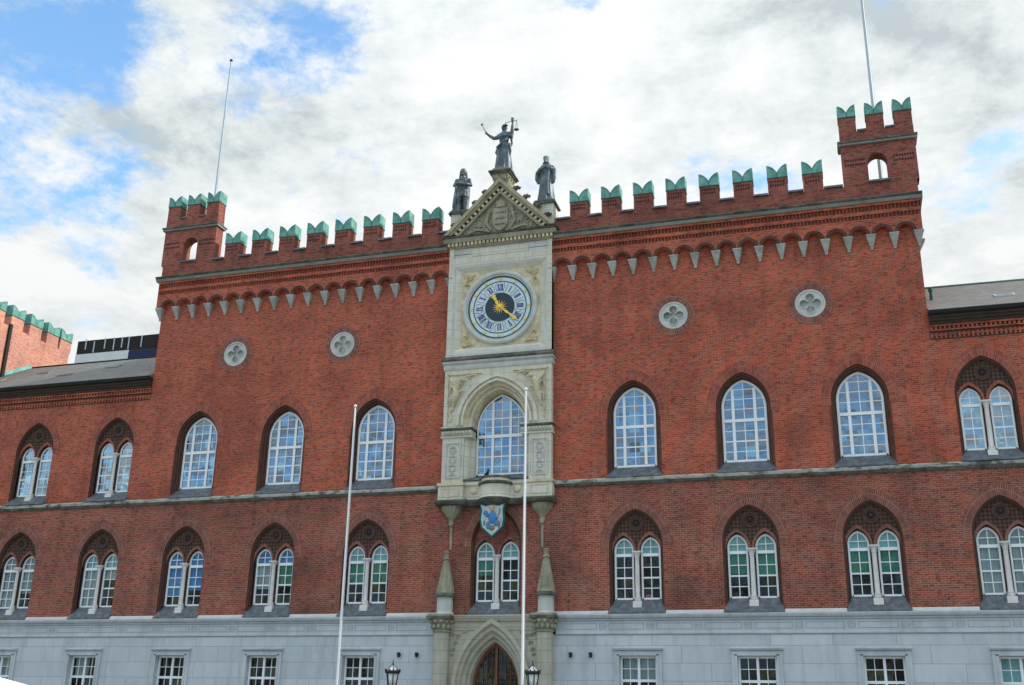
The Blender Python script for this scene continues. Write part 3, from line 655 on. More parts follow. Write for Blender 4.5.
# corbels
cb = MB(); cb.hexa([(-.05, -.05, -.57), (.05, -.05, -.57), (.05, .0, -.57), (-.05, .0, -.57), (-.185, -.30, -.05), (.185, -.30, -.05), (.185, .0, -.05), (-.185, .0, -.05)]); cb.box(-.2, .2, -.31, .0, -.05, .0)
cb.box(-.06, .06, -.07, 0, -.62, -.572)
c0 = None
for side in (-1, 1):
    for k in range(18):
        x = side * (CA + CD * k)
        if c0 is None: c0 = cb.build('corbel', 'cement', hall, (x, -.001, 20.98))
        else: c = c0.copy(); COL.objects.link(c); c.location = (x + (side * .05 if k == 17 else 0), -.001, 20.98)
    c = c0.copy(); COL.objects.link(c); c.location = (side * BX, .9, 20.98); c.rotation_euler.z = side * pi / 2; c.parent = hall
# merlons
def merlon_parts(w, zs, zc, zt, d0, d1, dents=True):
    mb = MB(); mb.box(-w / 2, w / 2, d0, d1, zs, zc)
    if dents:
        for r in (zc - .18, zc - .36):
            k = 0
            while -w / 2 + .12 + k * .11 < w / 2 - .12:
                xx = -w / 2 + .12 + k * .11; mb.cur = 1; mb.box(xx - .03, xx + .03, d0 - .008, d0 + .02, r - .05, r + .045); k += 1
    mb.cur = 0
    cp = MB(); e = .018; n = 7; h = w / 2 + e; zv = zc + (zt - zc) * .40
    L = [(-h + h * i / n, zv + (zt - zv) * cos(pi / 2 * i / n) ** .8 if i < n else zv) for i in range(n + 1)]
    Rr = [(-x, z) for x, z in reversed(L)][1:]
    pts = [(-h, zc - .0), (h, zc - .0)] + list(reversed(L + Rr)); cp.prism([(x, z) for x, z in pts], d0 - e, d1 + e)
    cp.cur = 1
    for s in (-1, 1):
        A = [(s * (h - .06 - (h - .10) * sin(pi / 2 * i / n)), zc + .06 + (zv - zc + (zt - zv) * .82 - .06) * (cos(pi / 2 * i / n) * .9 + .0)) for i in range(n + 1)]
        for i in range(n): 
            (xa, za), (xb, zb_) = A[i], A[i + 1]; cp.face([(xa, d0 - e - .004, za), (xb, d0 - e - .004, zb_), (xb, d0 - e - .004, zb_ + .03), (xa, d0 - e - .004, za + .03)])
    cp.box(-.012, .012, d0 - e - .012, d0 - e + .01, zc, zv); cp.box(-h - .004, h + .004, d0 - e - .008, d1 + e + .008, zc - .025, zc + .012)
    return mb, cp
def add_merlon(parent, x, mbs, first, y=0, rz=0, nm='merlon', mat_='brick_top'):
    if first is None:
        a = mbs[0].build(nm, [mat_, 'gutter'], parent, (x, y, 0)); mbs[1].build('copper_cap', ['copper', 'copper_seam'], a); a.rotation_euler.z = rz; return a
    c = copy_tree(first, parent, (x, y, 0)); c.rotation_euler.z = rz; return c
mm = merlon_parts(.84, 23.38, 24.22, 24.84, -.15, .45); m0 = None
MR = [3.73 + 1.495 * k for k in range(8)]; ML = [-(3.62 + 1.542 * k) for k in range(8)]
for x in MR + ML:
    mcur = add_merlon(hall, x, mm, m0)
    if m0 is None: m0 = mcur
def coping(parent, x0, x1, z, d0=-.15, d1=.45):
    mb = MB(); mb.hexa([(x0, d0 - .12, z + .0), (x1, d0 - .12, z), (x1, d1 + .05, z), (x0, d1 + .05, z), (x0, d0 - .12, z + .085), (x1, d0 - .12, z + .085), (x1, d1 + .05, z + .16), (x0, d1 + .05, z + .16)]); return mb.build('coping', 'slate', parent)
for arr, lo_, hi_ in ((MR, 2.62, 15.42), (sorted(ML), -15.5, -2.62)):
    E_ = [lo_] + [v for x in arr for v in (x - .425, x + .425)] + [hi_]
    for i in range(0, len(E_), 2):
        if E_[i + 1] - E_[i] > .05: coping(hall, E_[i] + .003, E_[i + 1] - .003, 23.383)
# turrets (thin pierced bell-cote walls at the ends)
for side in (-1, 1):
    tc_ = side * 16.99; hw = 1.53; mb = MB(); d0, d1 = -.16, .46
    A = arch(tc_ - side * .08, .40, 23.55, 24.42, .42, 10)
    wall(mb, tc_ - hw, tc_ + hw, 23.375, 25.32, [(tc_ - side * .08, A)], d0); wall(mb, tc_ - hw, tc_ + hw, 23.375, 25.32, [(tc_ - side * .08, A)], d1); mb.reveal(A, d0, d1)
    for s in (-1, 1): mb.face([(tc_ + s * hw, d0, 23.375), (tc_ + s * hw, d1, 23.375), (tc_ + s * hw, d1, 25.32), (tc_ + s * hw, d0, 25.32)])
    mb.face([(tc_ - hw, d0, 25.32), (tc_ + hw, d0, 25.32), (tc_ + hw, d1, 25.32), (tc_ - hw, d1, 25.32)])
    mb.box(tc_ - hw, tc_ + hw, d0, d1, 25.56, 25.98)
    mb.cur = 1
    for s in (-1, 1):
        for z in (24.38, 24.60):
            for k in range(8): xx = tc_ + s * (.62 + k * .11); mb.box(xx - .033, xx + .033, d0 - .008, d0 + .02, z - .05, z + .045)
    tur = mb.build('turret', ['brick_top', 'gutter'], hall)
    c = MB(); c.cur = 0; c.box(tc_ - hw - .1, tc_ + hw + .1, d0 - .1, d1 + .1, 25.32, 25.42); c.cur = 1; c.box(tc_ - hw - .12, tc_ + hw + .12, d0 - .16, d1 + .16, 25.422, 25.50); c.hexa([(tc_ - hw - .12, d0 - .16, 25.502), (tc_ + hw + .12, d0 - .16, 25.502), (tc_ + hw + .12, d1 + .16, 25.502), (tc_ - hw - .12, d1 + .16, 25.502), (tc_ - hw, d0, 25.57), (tc_ + hw, d0, 25.57), (tc_ + hw, d1, 25.57), (tc_ - hw, d1, 25.57)]); c.build('turret_cornice', ['cornice', 'stone_dark'], tur)
    for dx in (-1.16, 0, 1.16):
        m1, c1 = merlon_parts(.72, 25.98, 26.74, 27.33, d0, d1, False); a = MB(); a = m1.build('turret_merlon', 'brick_top', tur, (tc_ + dx, 0, 0)); cc = c1.build('turret_cap', ['copper', 'copper_seam'], tur, (tc_ + dx, 0, 0))
    for dx in (-.58, .58):
        s2 = MB(); s2.box(tc_ + dx - .20, tc_ + dx + .20, d0 - .06, d1 + .05, 25.983, 26.06); s2.build('coping', 'slate', tur)
    s2 = MB(); s2.hexa([(tc_ - side * .08 - .46, d0 - .1, 23.45), (tc_ - side * .08 + .46, d0 - .1, 23.45), (tc_ - side * .08 + .40, d1 + .05, 23.45), (tc_ - side * .08 - .40, d1 + .05, 23.45), (tc_ - side * .08 - .46, d0 - .1, 23.53), (tc_ - side * .08 + .46, d0 - .1, 23.53), (tc_ - side * .08 + .40, d1 + .05, 23.66), (tc_ - side * .08 - .40, d1 + .05, 23.66)]); s2.build('turret_sill', 'slate', tur)

# ---- wings: eaves and roofs
for side, xe in ((-1, -30.5), (1, 42.3)):
    a, b = sorted((side * (BX + .01), xe))
    mb = MB(); mb.cur = 0
    for z0, z1, y in ((16.36, 16.42, -.05), (16.56, 16.62, -.08), (16.74, 16.82, -.12)): mb.box(a, b, y, 0.0, z0, z1)
    mb.cur = 1; mb.box(a, b, -.004, .02, 16.2, 16.8)
    n = int((b - a) / .17); mb.cur = 0
    for (z0, z1, y) in ((16.24, 16.36, -.05), (16.42, 16.47, -.06), (16.62, 16.74, -.09)):
        for k in range(n): xx = a + .06 + k * (b - a - .12) / (n - 1); mb.box(xx - .045, xx + .045, y, 0, z0, z1)
    mb.build('wing_dentils', ['brick', 'dark_brick'], hall)
    mb = MB(); mb.cur = 0
    mb.prism_x([(0, 16.822), (-.16, 16.822), (-.18, 16.92), (-.24, 16.95), (-.24, 17.03), (-.30, 17.06), (-.32, 17.15), (0, 17.15)], a, b)
    mb.cur = 1; mb.prism_x([(0, 17.152), (-.36, 17.152), (-.44, 17.2), (-.46, 17.33), (-.40, 17.34), (0, 17.34)], a, b); mb.build('eaves', ['eave', 'gutter'], hall)
    mb = MB(); sl0 = math.tan(radians(28.2))
    P0, P1, P2 = (-.42, 17.345), (5.2, 17.345 + 5.62 * sl0), (10.8, 17.345)
    mb.prism_x([P0, (-.42, 17.36), (P1[0], P1[1] + .06), (P2[0], 17.36), P2], a, b)
    rf = mb.build('wing_roof', 'roof', hall)
    rc_ = MB(); rc_.tube([(a, 5.2, P1[1] + .07), (b, 5.2, P1[1] + .07)], .07); rc_.build('ridge_cap', 'copper' if side > 0 else 'gutter', rf)
    for (sxp, sy) in ((( -23.1, 3.05), (-27.6, 3.1), (-25.15, 1.8), (-29.6, 1.9)) if side < 0 else ((21.4, 1.55), (27, 2.5), (33, 1.6))):
        z = 17.36 + (sy + .42) * sl0 * 1.01; k = MB(); k.cur = 0
        u_ = Vector((0, cos(radians(28.2)), sin(radians(28.2)))); nn = Vector((0, -sin(radians(28.2)), cos(radians(28.2)))); p = Vector((sxp, sy, z))
        q = [p + Vector((dx, 0, 0)) + u_ * du + nn * dn for dn in (-.02, .05) for dx, du in ((-.38, -.25), (.38, -.25), (.38, .25), (-.38, .25))]; k.hexa(q)
        k.cur = 1; q = [p + Vector((dx, 0, 0)) + u_ * du + nn * .056 for dx, du in ((-.33, -.2), (.33, -.2), (.33, .2), (-.33, .2))]; k.face(q); k.build('skylight', ['cornice' if side < 0 else 'white_strip', 'gl_mid'], rf)
    if side > 0:
        k = MB(); k.cur = 0; zb = 17.36 + (1.9 + .42) * sl0; k.tube([(18.62, 1.9, zb - .1), (18.62, 1.9, zb + .48)], .075, 10); k.tube([(18.62, 1.9, zb + .42), (18.62, 1.9, zb + .56)], .10, 10); k.build('vent_pipe', 'copper_seam', rf)

# ================================================================== clock bay
Y0 = -.30
bay = MB()
# lower plain core, with arch opening for the big window
wa = arch(0, 1.50, 11.2, 13.86, 1.85, 18)
wall(bay, -2.5, 2.5, 11.1, 16.40, [(0, wa)], Y0)
for s in (-1, 1): bay.face([(s * 2.5, Y0, 11.1), (s * 2.5, 0.05, 11.1), (s * 2.5, 0.05, 22.5), (s * 2.5, Y0, 22.5)])
bay.face([(-2.5, Y0, 16.40), (2.5, Y0, 16.40), (2.5, Y0, 17.12), (-2.5, Y0, 17.12)])
bay.build('stone_bay', 'stone', hall)
# moulded orders of the big arch
mo = MB(); specs = [(1.90, 2.24, -.40), (1.74, 2.08, -.42), (1.74, 2.08, -.32), (1.66, 2.0, -.32), (1.62, 1.97, -.43), (1.54, 1.89, -.43), (1.47, 1.80, -.20), (1.40, 1.74, -.22), (1.34, 1.68, -.02), (1.26, 1.60, -.02), (1.17, 1.53, .28)]
ar = [arch(0, a, 13.76, 13.86, h, 20) for a, h, y in specs]
for i in range(len(specs) - 1):
    ya, yb = specs[i][2], specs[i + 1][2]
    rows = [[(x, ya, z) for x, z in ar[i]], [(x, yb, z) for x, z in ar[i + 1]]]; mo.cur = 1 if i in (5, 7, 9) else 0; mo.grid(rows, False, False)
mo.reveal(ar[0], -.40, -.30); mo.reveal(ar[-1], .28, .55); mo.build('arch_moulding', ['stone', 'stone_carved'], hall)
for s in (-1, 1):    # jamb piers below the arch springing
    jb = MB()
    jb.cur = 0; P = [(s * 1.50, Y0), (s * 1.50, -.20), (s * 1.38, -.12), (s * 1.32, 0), (s * 1.24, .14), (s * 1.16, .28), (s * 1.16, .55)]
    jb.grid([[(x, y, 11.2) for x, y in P], [(x, y, 13.25) for x, y in P]], False, False)
    a, b = sorted((s * 1.62, s * 2.36)); jb.cur = 1
    for bx in ((a, b, 12.98, 13.04), (a, b, 11.42, 11.48), (a, a + .06, 11.48, 12.98), (b - .06, b, 11.48, 12.98)): jb.box(bx[0], bx[1], -.35, -.29, bx[2], bx[3])
    random.seed(5); c = (a + b) / 2
    for k in range(7):
        z = 11.62 + k * .2; rr = .10
        if k % 2: jb.ball((c, -.30, z), .10, 8, (1, .5, 1)); jb.tube([(c + .16 * cos(t), -.32, z + .09 * sin(t)) for t in [i * pi / 5 for i in range(11)]], .022, 6)
        else:
            jb.tube([(c - .15, -.32, z - .06), (c, -.34, z + .05), (c + .15, -.32, z - .06)], .03, 6); jb.ball((c, -.31, z - .03), .05, 6)
    jb.build('pier_panel', ['stone', 'stone_grey'], hall)
for s in (-1, 1):    # pier capitals
    cp = MB()
    a, b = sorted((s * 1.12, s * 2.58))
    cp.cur = 0; cp.box(a, b, -.36, .3, 13.25, 13.32); cp.box(a + .03, b - .03, -.33, .28, 13.322, 13.58); cp.cur = 1; cp.box(a - .03, b + .03, -.42, .3, 13.60, 13.68); cp.box(a, b, -.39, .3, 13.582, 13.598); cp.cur = 0; cp.box(a, b, -.38, .3, 13.682, 13.74)
    for k in range(9):
        x = a + .1 + k * (b - a - .2) / 8; cp.ball((x, -.37, 13.46), .075, 7, (1, .7, 1.2)); cp.tube([(x - .06, -.40, 13.36), (x, -.44, 13.5), (x + .06, -.40, 13.36)], .02, 5)
    cp.build('pier_capital', ['stone', 'stone_dark'], hall)
# spandrel reliefs: winged beasts in weathered gilding
for s in (-1, 1):
    r = MB(); X = lambda x: s * x
    a, b = sorted((X(1.1), X(2.34)))
    # frame fillets
    a2, b2 = sorted((X(2.30), X(2.34))); r.box(a2, b2, -.36, -.29, 13.85, 16.2)
    a2, b2 = sorted((X(.75), X(2.34))); r.box(a2, b2, -.36, -.29, 16.16, 16.2)
    body = [(X(2.05), -.36, 14.5), (X(2.0), -.42, 14.85), (X(1.88), -.45, 15.2), (X(1.9), -.46, 15.5), (X(1.72), -.45, 15.75)]
    r.tube(body, [.04, .10, .15, .16, .09], 8); r.ball((X(1.60), -.46, 15.86), .12, 8, (1.2, .8, .9)); r.ball((X(1.47), -.47, 15.82), .06, 6)
    r.tube([(X(1.9), -.42, 15.6), (X(2.1), -.42, 15.85), (X(2.2), -.38, 16.05)], [.10, .07, .03], 7); r.tube([(X(1.9), -.42, 15.5), (X(2.16), -.40, 15.6), (X(2.24), -.36, 15.3)], [.09, .06, .03], 7)
    r.tube([(X(1.95), -.42, 15.1), (X(2.15), -.42, 15.0), (X(2.18), -.38, 14.7)], [.08, .05, .03], 7); r.tube([(X(1.8), -.44, 15.3), (X(1.62), -.42, 15.42), (X(1.5), -.40, 15.36)], [.07, .04, .03], 7)
    r.tube([(X(2.08), -.36, 14.6), (X(2.2), -.36, 14.4), (X(2.12), -.36, 14.15), (X(2.2), -.36, 13.98)], [.05, .05, .03, .04], 7)
    r.tube([(X(1.45), -.36, 16.05), (X(1.15), -.36, 16.1), (X(.95), -.36, 16.08)], [.05, .04, .02], 7); r.ball((X(1.3), -.36, 15.98), .06, 6)
    r.build('spandrel_relief', 'stone_carved', hall)
# big window
mb = MB(); I = bars_arch(mb, 0, 1.16, 11.66, 13.74, 1.62, .08, .50, .08, (-.41, .41), .11, (13.42,), .14, (0, -.77, .77), (12.05, (12.50, 1.6), 12.95, 13.85, (14.24, 1.6), 14.62, 14.98))
bw = mb.build('great_window', 'paint', hall); gm = MB(); fill_outline(gm, I, .54); gm.build('glass', 'gl_up', bw)
rm = MB(); rm.box(-1.3, 1.3, .62, .66, 11.1, 15.6); rm.build('interior', 'room', bw)
sl_ = MB(); sl_.hexa([(-1.5, -.30, 11.3), (1.5, -.30, 11.3), (1.16, .6, 11.3), (-1.16, .6, 11.3), (-1.5, -.30, 11.36), (1.5, -.30, 11.36), (1.16, .6, 11.66), (-1.16, .6, 11.66)]); sl_.build('slate_sill', 'slate', bw)
# mid cornice
mc = MB()
mc.cur = 0; mc.prism_x([(0, 16.40), (-.33, 16.40), (-.36, 16.5), (-.36, 16.62), (-.42, 16.66), (0, 16.66)], -2.56, 2.56); mc.cur = 0; mc.prism_x([(0, 16.662), (-.40, 16.68), (-.45, 16.78), (0, 16.80)], -2.60, 2.60)
mc.cur = 1; mc.prism_x([(0, 16.802), (-.47, 16.802), (-.49, 16.86), (-.36, 17.0), (0, 17.02)], -2.63, 2.63); mc.cur = 0; mc.box(-2.5, 2.5, -.36, 0, 17.02, 17.12); mc.build('bay_cornice', ['stone_grey', 'stone_dark'], hall)
# clock stage
cs_ = MB()
cs_.cur = 0
for bx in ((-2.5, -2.27, 17.12, 22.42), (2.27, 2.5, 17.12, 22.42), (-2.27, 2.27, 21.52, 21.93), (-2.27, 2.27, 17.12, 17.2)): cs_.box(bx[0], bx[1], Y0, 0, bx[2], bx[3])
cs_.cur = 1; cs_.box(-2.27, 2.27, Y0 + .06, 0, 21.93, 22.42)
cs_.cur = 0; cs_.box(-1.38, 1.36, Y0 + .02, 0, 21.96, 22.32)
for bx in ((-2.27, -1.42, 22.1, 22.13), (1.4, 2.27, 22.1, 22.13)): cs_.cur = 2; cs_.box(bx[0], bx[1], Y0 + .055, 0, bx[2], bx[3])
# stepped square frame
cs_.cur = 1
def frame(mbx, xo, xi, z0o, z0i, z1i, z1o, ya, yb):
    O = [(-xo, z0o), (-xo, z1o), (xo, z1o), (xo, z0o)]; I_ = [(-xi, z0i), (-xi, z1i), (xi, z1i), (xi, z0i)]
    for i in range(4):
        a, b, c, d = O[i], O[(i + 1) % 4], I_[(i + 1) % 4], I_[i]; mbx.face([(a[0], ya, a[1]), (b[0], ya, b[1]), (c[0], yb, c[1]), (d[0], yb, d[1])])
frame(cs_, 2.27, 2.14, 17.2, 17.32, 21.40, 21.52, Y0 + .0, Y0 + .03); cs_.cur = 0; frame(cs_, 2.14, 1.92, 17.32, 17.46, 21.24, 21.40, Y0 + .03, Y0 + .16); frame(cs_, 1.92, 1.90, 17.46, 17.48, 21.22, 21.24, Y0 + .16, Y0 + .18)
cs_.cur = 3; cs_.box(-1.90, 1.90, Y0 + .18, 0, 17.48, 21.22)
cs_.build('clock_stage', ['stone', 'stone_grey', 'stone_dark', 'stone_carved'], hall)
for s in (-1, 1):
    for t_ in (-1, 1):
        r = MB(); c = (s * 1.62, 19.32 + t_ * 1.62)
        for k in range(3):
            a0 = random.random() * 6; R_o = .14 - .03 * k; o_ = (c[0] - s * (.0 + .16 * k) * (k % 2), c[1] - t_ * .17 * k * ((k + 1) % 2))
            r.tube([(o_[0] + R_o * (1 - .09 * i) * cos(a0 + i * .7), -.17, o_[1] + R_o * (1 - .09 * i) * sin(a0 + i * .7)) for i in range(9)], [.045] * 8 + [.02], 6)
        r.tube([(c[0] + s * .12, -.16, c[1] + t_ * .12), (c[0] - s * .12, -.17, c[1] - t_ * .02), (c[0] - s * .42, -.15, c[1] + t_ * .14)], [.05, .05, .015], 6)
        r.tube([(c[0] + s * .12, -.16, c[1] + t_ * .12), (c[0] - s * .02, -.17, c[1] - t_ * .12), (c[0] + s * .14, -.15, c[1] - t_ * .42)], [.05, .05, .015], 6)
        r.build('corner_ornament', 'gilt', hall)
# clock
ck = MB(); ZC = 19.33; ck.lathe  # dial ring stones
def disc(mb, r0, r1, y, n=64):
    O = circ(0, ZC, r1, n)
    if r0 > 0: mb.annulus(O, circ(0, ZC, r0, n), y)
    else: mb.face([(x, y, z) for x, z in O[:-1]])
prof = [(1.80, -.12), (1.78, -.24), (1.70, -.28), (1.62, -.26), (1.60, -.20), (1.54, -.22), (1.53, -.16)]
ck.grid([[(r * cos(2 * pi * j / 64), y, ZC + r * sin(2 * pi * j / 64)) for j in range(64)] for r, y in prof], True, True)
clk = ck.build('clock', 'stone_grey', hall)
d = MB(); d.cur = 0; disc(d, 0, 1.54, -.165); d.cur = 1; disc(d, 1.455, 1.53, -.171); d.cur = 1; disc(d, 1.235, 1.285, -.171); d.cur = 2; disc(d, 0, .68, -.171); d.cur = 1; disc(d, .68, .71, -.174)
d.build('dial', ['dialw', 'dialgreen', 'dialblue'], clk)
NUM = ['XII', 'I', 'II', 'III', 'IIII', 'V', 'VI', 'VII', 'VIII', 'IX', 'X', 'XI']
def stroke(mb, x0, z0, x1, z1, w, f, y):
    dx, dz = x1 - x0, z1 - z0; L = math.hypot(dx, dz); nx, nz = -dz / L * w / 2, dx / L * w / 2
    P = [f(x0 + nx, z0 + nz), f(x1 + nx, z1 + nz), f(x1 - nx, z1 - nz), f(x0 - nx, z0 - nz)]; mb.face([(p[0], y, p[1]) for p in P])
for k, txt in enumerate(NUM):
    nm = MB(); a = pi / 2 - k * pi / 6; ws = {'I': .07, 'V': .14, 'X': .15}; tot = sum(ws[c] for c in txt); x = -tot / 2
    f = lambda u, v: ((.97 + v) * cos(a) + u * sin(a), ZC + (.97 + v) * sin(a) - u * cos(a))
    yb = -.176
    for j, c in enumerate(txt):
        w_ = ws[c]; xc = x + w_ / 2; H = .165; yy = yb - .0004 * j
        if c == 'I': stroke(nm, xc, -H, xc, H, .045, f, yy)
        elif c == 'V': stroke(nm, xc - .05, H, xc, -H, .045, f, yy); stroke(nm, xc + .05, H, xc, -H, .02, f, yy - .0002)
        else: stroke(nm, xc - .055, H, xc + .055, -H, .045, f, yy); stroke(nm, xc + .055, H, xc - .055, -H, .02, f, yy - .0002)
        x += w_
    stroke(nm, -tot / 2 + .01, .15, tot / 2 - .01, .15, .014, f, yb - .003); stroke(nm, -tot / 2 + .01, -.15, tot / 2 - .01, -.15, .014, f, yb - .003)
    nm.build('numeral', 'numeral', clk)
for k in range(12):
    or_ = MB(); a = pi / 2 - (k + .5) * pi / 6
    for s in (-1, 1): or_.tube([(r * cos(a + s * w_), -.172, ZC + r * sin(a + s * w_)) for r, w_ in ((.74, .02), (.85, .09), (.97, .045), (1.08, .06), (1.2, .10))], .009, 4)
    or_.build('tracery', 'dialgreen', clk)
for k in range(12):
    md = MB(); a = pi / 2 - k * pi / 6; md.ball((1.375 * cos(a), -.175, ZC + 1.375 * sin(a)), .055, 6, (1, .4, 1))
    for t_ in range(4): md.ball((1.375 * cos(a) + .055 * cos(t_ * pi / 2 + a), -.175, ZC + 1.375 * sin(a) + .055 * sin(t_ * pi / 2 + a)), .03, 5, (1, .4, 1))
    md.build('hour_mark', 'gold', clk)
def hand(ang, L, w, y, nm_):
    mb = MB(); dx, dz = sin(ang), cos(ang)
    f = lambda u, v: (dx * v + dz * u, y, ZC + dz * v - dx * u)
    half = [(.018, -.02), (.03, .1), (w * .6, L * .25), (w * 1.1, L * .38), (w * .5, L * .52), (w * 1.25, L * .64), (w * .7, L * .72), (w * 1.7, L * .8), (w * .5, L * .9), (.004, L)]
    pts = [f(u, v) for u, v in half] + [f(-u, v) for u, v in reversed(half)]; mb.face(pts); mb.face([(p[0], p[1] + .012, p[2]) for p in reversed(pts)])
    for i in range(len(pts)): p, q = pts[i], pts[(i + 1) % len(pts)]; mb.face([p, (p[0], p[1] + .012, p[2]), (q[0], q[1] + .012, q[2]), q])
    mb.build(nm_, 'gold', clk)
hand(radians(-29), .74, .075, -.23, 'hour_hand'); hand(radians(129), 1.15, .06, -.25, 'minute_hand')
sr = MB(); pts = []
for k in range(32): r = .36 if k % 2 == 0 else .13; a = k * pi / 16; pts.append((r * cos(a), ZC + r * sin(a)))
sr.face([(x, -.20, z) for x, z in pts]); sr.face([(x, -.19, z) for x, z in reversed(pts)]); sr.ball((0, -.23, ZC), .11, 10, (1, .5, 1)); sr.build('sunburst', 'gold', clk)

# cornice + gable
gc = MB(); gc.cur = 0; gc.prism_x([(0, 22.42), (-.32, 22.42), (-.34, 22.46), (-.36, 22.62), (0, 22.62)], -2.56, 2.56)
gc.cur = 0; gc.prism_x([(0, 22.66), (-.50, 22.66), (-.54, 22.76), (-.58, 22.84), (0, 22.86)], -2.74, 2.74); gc.cur = 1; gc.prism_x([(.3, 22.862), (-.60, 22.862), (-.66, 22.93), (-.40, 23.0), (.3, 23.0)], -2.80, 2.80)
gc.cur = 1; gc.box(-2.5, 2.5, -.38, 0, 22.62, 22.66)
gc.cur = 2
for k in range(27): x = -2.5 + k * 5.0 / 26; gc.box(x - .055, x + .055, -.47, -.3, 22.50, 22.655)
gc.build('gable_cornice', ['stone_gable', 'stone_dark', 'stone_carved'], hall)
gb = MB(); ap = (0, 25.74); tl, tr_ = (-2.72, 23.005), (2.72, 23.005)
gb.cur = 0; gb.prism([(-2.2, 23.004), (2.2, 23.004), (0, 25.35)], -.30, .5)      # tympanum slab
def rake(mbx, o0, o1, i0, i1, ya, yb):       # band between outer line and inner line for both slopes (offset measured downward)
    for s in (-1, 1):
        P = [(s * 2.72 - s * o0 * 1.0, 23.006), (0, 25.74 - o1), (0, 25.74 - i1), (s * 2.72 - s * i0, 23.006)]
        if s > 0: P = P[::-1]
        mbx.prism(P, ya, yb)
gb.cur = 1; rake(gb, 0, 0, .22, .24, -.68, .5); gb.cur = 0; rake(gb, .22, .24, .36, .38, -.60, .45); gb.cur = 3; rake(gb, .36, .38, .56, .58, -.40, .4); gb.cur = 0; rake(gb, .56, .58, .72, .76, -.48, .4)
sl_g = math.atan2(2.8, 2.72); gb.cur = 2
for s in (-1, 1):
    for k in range(12):
        t_ = (k + .6) / 12.2; cx0, cz0 = s * (2.72 - .47) * (1 - t_), 23.0 + (25.74 - .48 - 23.0) * t_ + .01
        if cz0 < 23.1: continue
        h = .085; c_, s__ = cos(sl_g), sin(sl_g) * -s
        P = [(cx0 + u * c_ - v * s__, cz0 + u * s__ + v * c_) for u, v in ((-h * .72, -h), (h * .72, -h), (h * .72, h), (-h * .72, h))]
        gb.prism(P, -.53, -.39)
gb.build('gable', ['stone_gable', 'rake_stone', 'stone_carved', 'eave'], hall)
# heraldic relief in the tympanum
rl = MB(); sh = [(-.36, 24.25), (.36, 24.25), (.36, 23.45), (.22, 23.2), (0, 23.07), (-.22, 23.2), (-.36, 23.45)]; rl.prism([(x, z) for x, z in sh], -.42, -.28)
rl.cur = 0
for z in (23.4, 23.7, 24.0):
    for x in (-.12, .14): rl.tube([(x - .13, -.43, z), (x, -.46, z + .05), (x + .09, -.44, z + .02), (x + .12, -.43, z + .09)], [.03, .05, .04, .02], 6)
rl.lathe(0, -.36, [(.22, 24.28), (.26, 24.32), (.24, 24.40), (.30, 24.50), (.22, 24.58), (.08, 24.64), (.03, 24.74)], 12, sy_=.5)
random.seed(11)
for s in (-1, 1):
    for k in range(15):
        x = s * random.uniform(.48, 1.65); z = 23.12 + random.uniform(0, max(.05, (1.75 - abs(x)) * .95)); a0 = random.random() * 6; R_o = random.uniform(.09, .17)
        rl.tube([(x + R_o * (1 - .1 * i) * cos(a0 + i * .75 * s), -.34, z + R_o * (1 - .1 * i) * sin(a0 + i * .75 * s)) for i in range(8)], [.03, .045, .045, .04, .04, .03, .03, .02], 6)
    rl.tube([(s * .45, -.34, 23.15), (s * .7, -.38, 23.55), (s * .62, -.38, 23.95), (s * .5, -.36, 24.15)], [.05, .09, .07, .04], 7); rl.ball((s * .58, -.38, 24.12), .09, 7)
    rl.tube([(s * .5, -.34, 23.1), (s * 1.1, -.36, 23.25), (s * 1.75, -.34, 23.1)], [.05, .06, .02], 7)
rl.build('heraldic_relief', 'stone_gable', hall)
# crockets on the raking cornice
for s in (-1, 1):
    for t_ in (.18, .36, .56, .74):
        c = MB(); x = s * 2.72 * (1 - t_); z = 23.0 + 2.8 * t_ + .06
        c.ball((x, -.35, z + .06), .13, 8); c.tube([(x, -.35, z), (x + s * .12, -.35, z + .14), (x + s * .22, -.35, z + .08), (x + s * .17, -.35, z + .0)], [.1, .09, .07, .05], 7); c.build('crocket', 'stone_dark', hall)
# pedestals
pd = MB(); pd.cur = 0
pd.hexa([(-.30, -.50, 25.45), (.30, -.50, 25.45), (.30, .5, 25.45), (-.30, .5, 25.45), (-.42, -.55, 26.0), (.42, -.55, 26.0), (.42, .55, 26.0), (-.42, .55, 26.0)])
pd.cur = 1; pd.box(-.50, .50, -.62, .62, 26.0, 26.08); pd.box(-.56, .56, -.68, .68, 26.082, 26.16); pd.cur = 0; pd.box(-.40, .40, -.5, .5, 26.162, 26.34)
for dx in (-.18, .18): pd.cur = 0; pd.ball((dx, -.54, 25.78), .13, 8, (1, .6, 1.3))
for y in (-.3, .0, .3):
    for s in (-1, 1): pd.ball((s * .40, y, 25.88), .07, 6)
pd.build('apex_pedestal', ['stone_gable', 'stone_dark'], hall)
for s in (-1, 1):
    p = MB(); c = s * 2.10; p.cur = 0; p.box(c - .44, c + .44, -.22, .66, 22.9, 24.28); p.cur = 1; p.box(c - .54, c + .54, -.32, .76, 24.28, 24.36); p.box(c - .50, c + .50, -.28, .72, 24.362, 24.45); p.build('side_pedestal', ['stone', 'stone_dark'], hall)

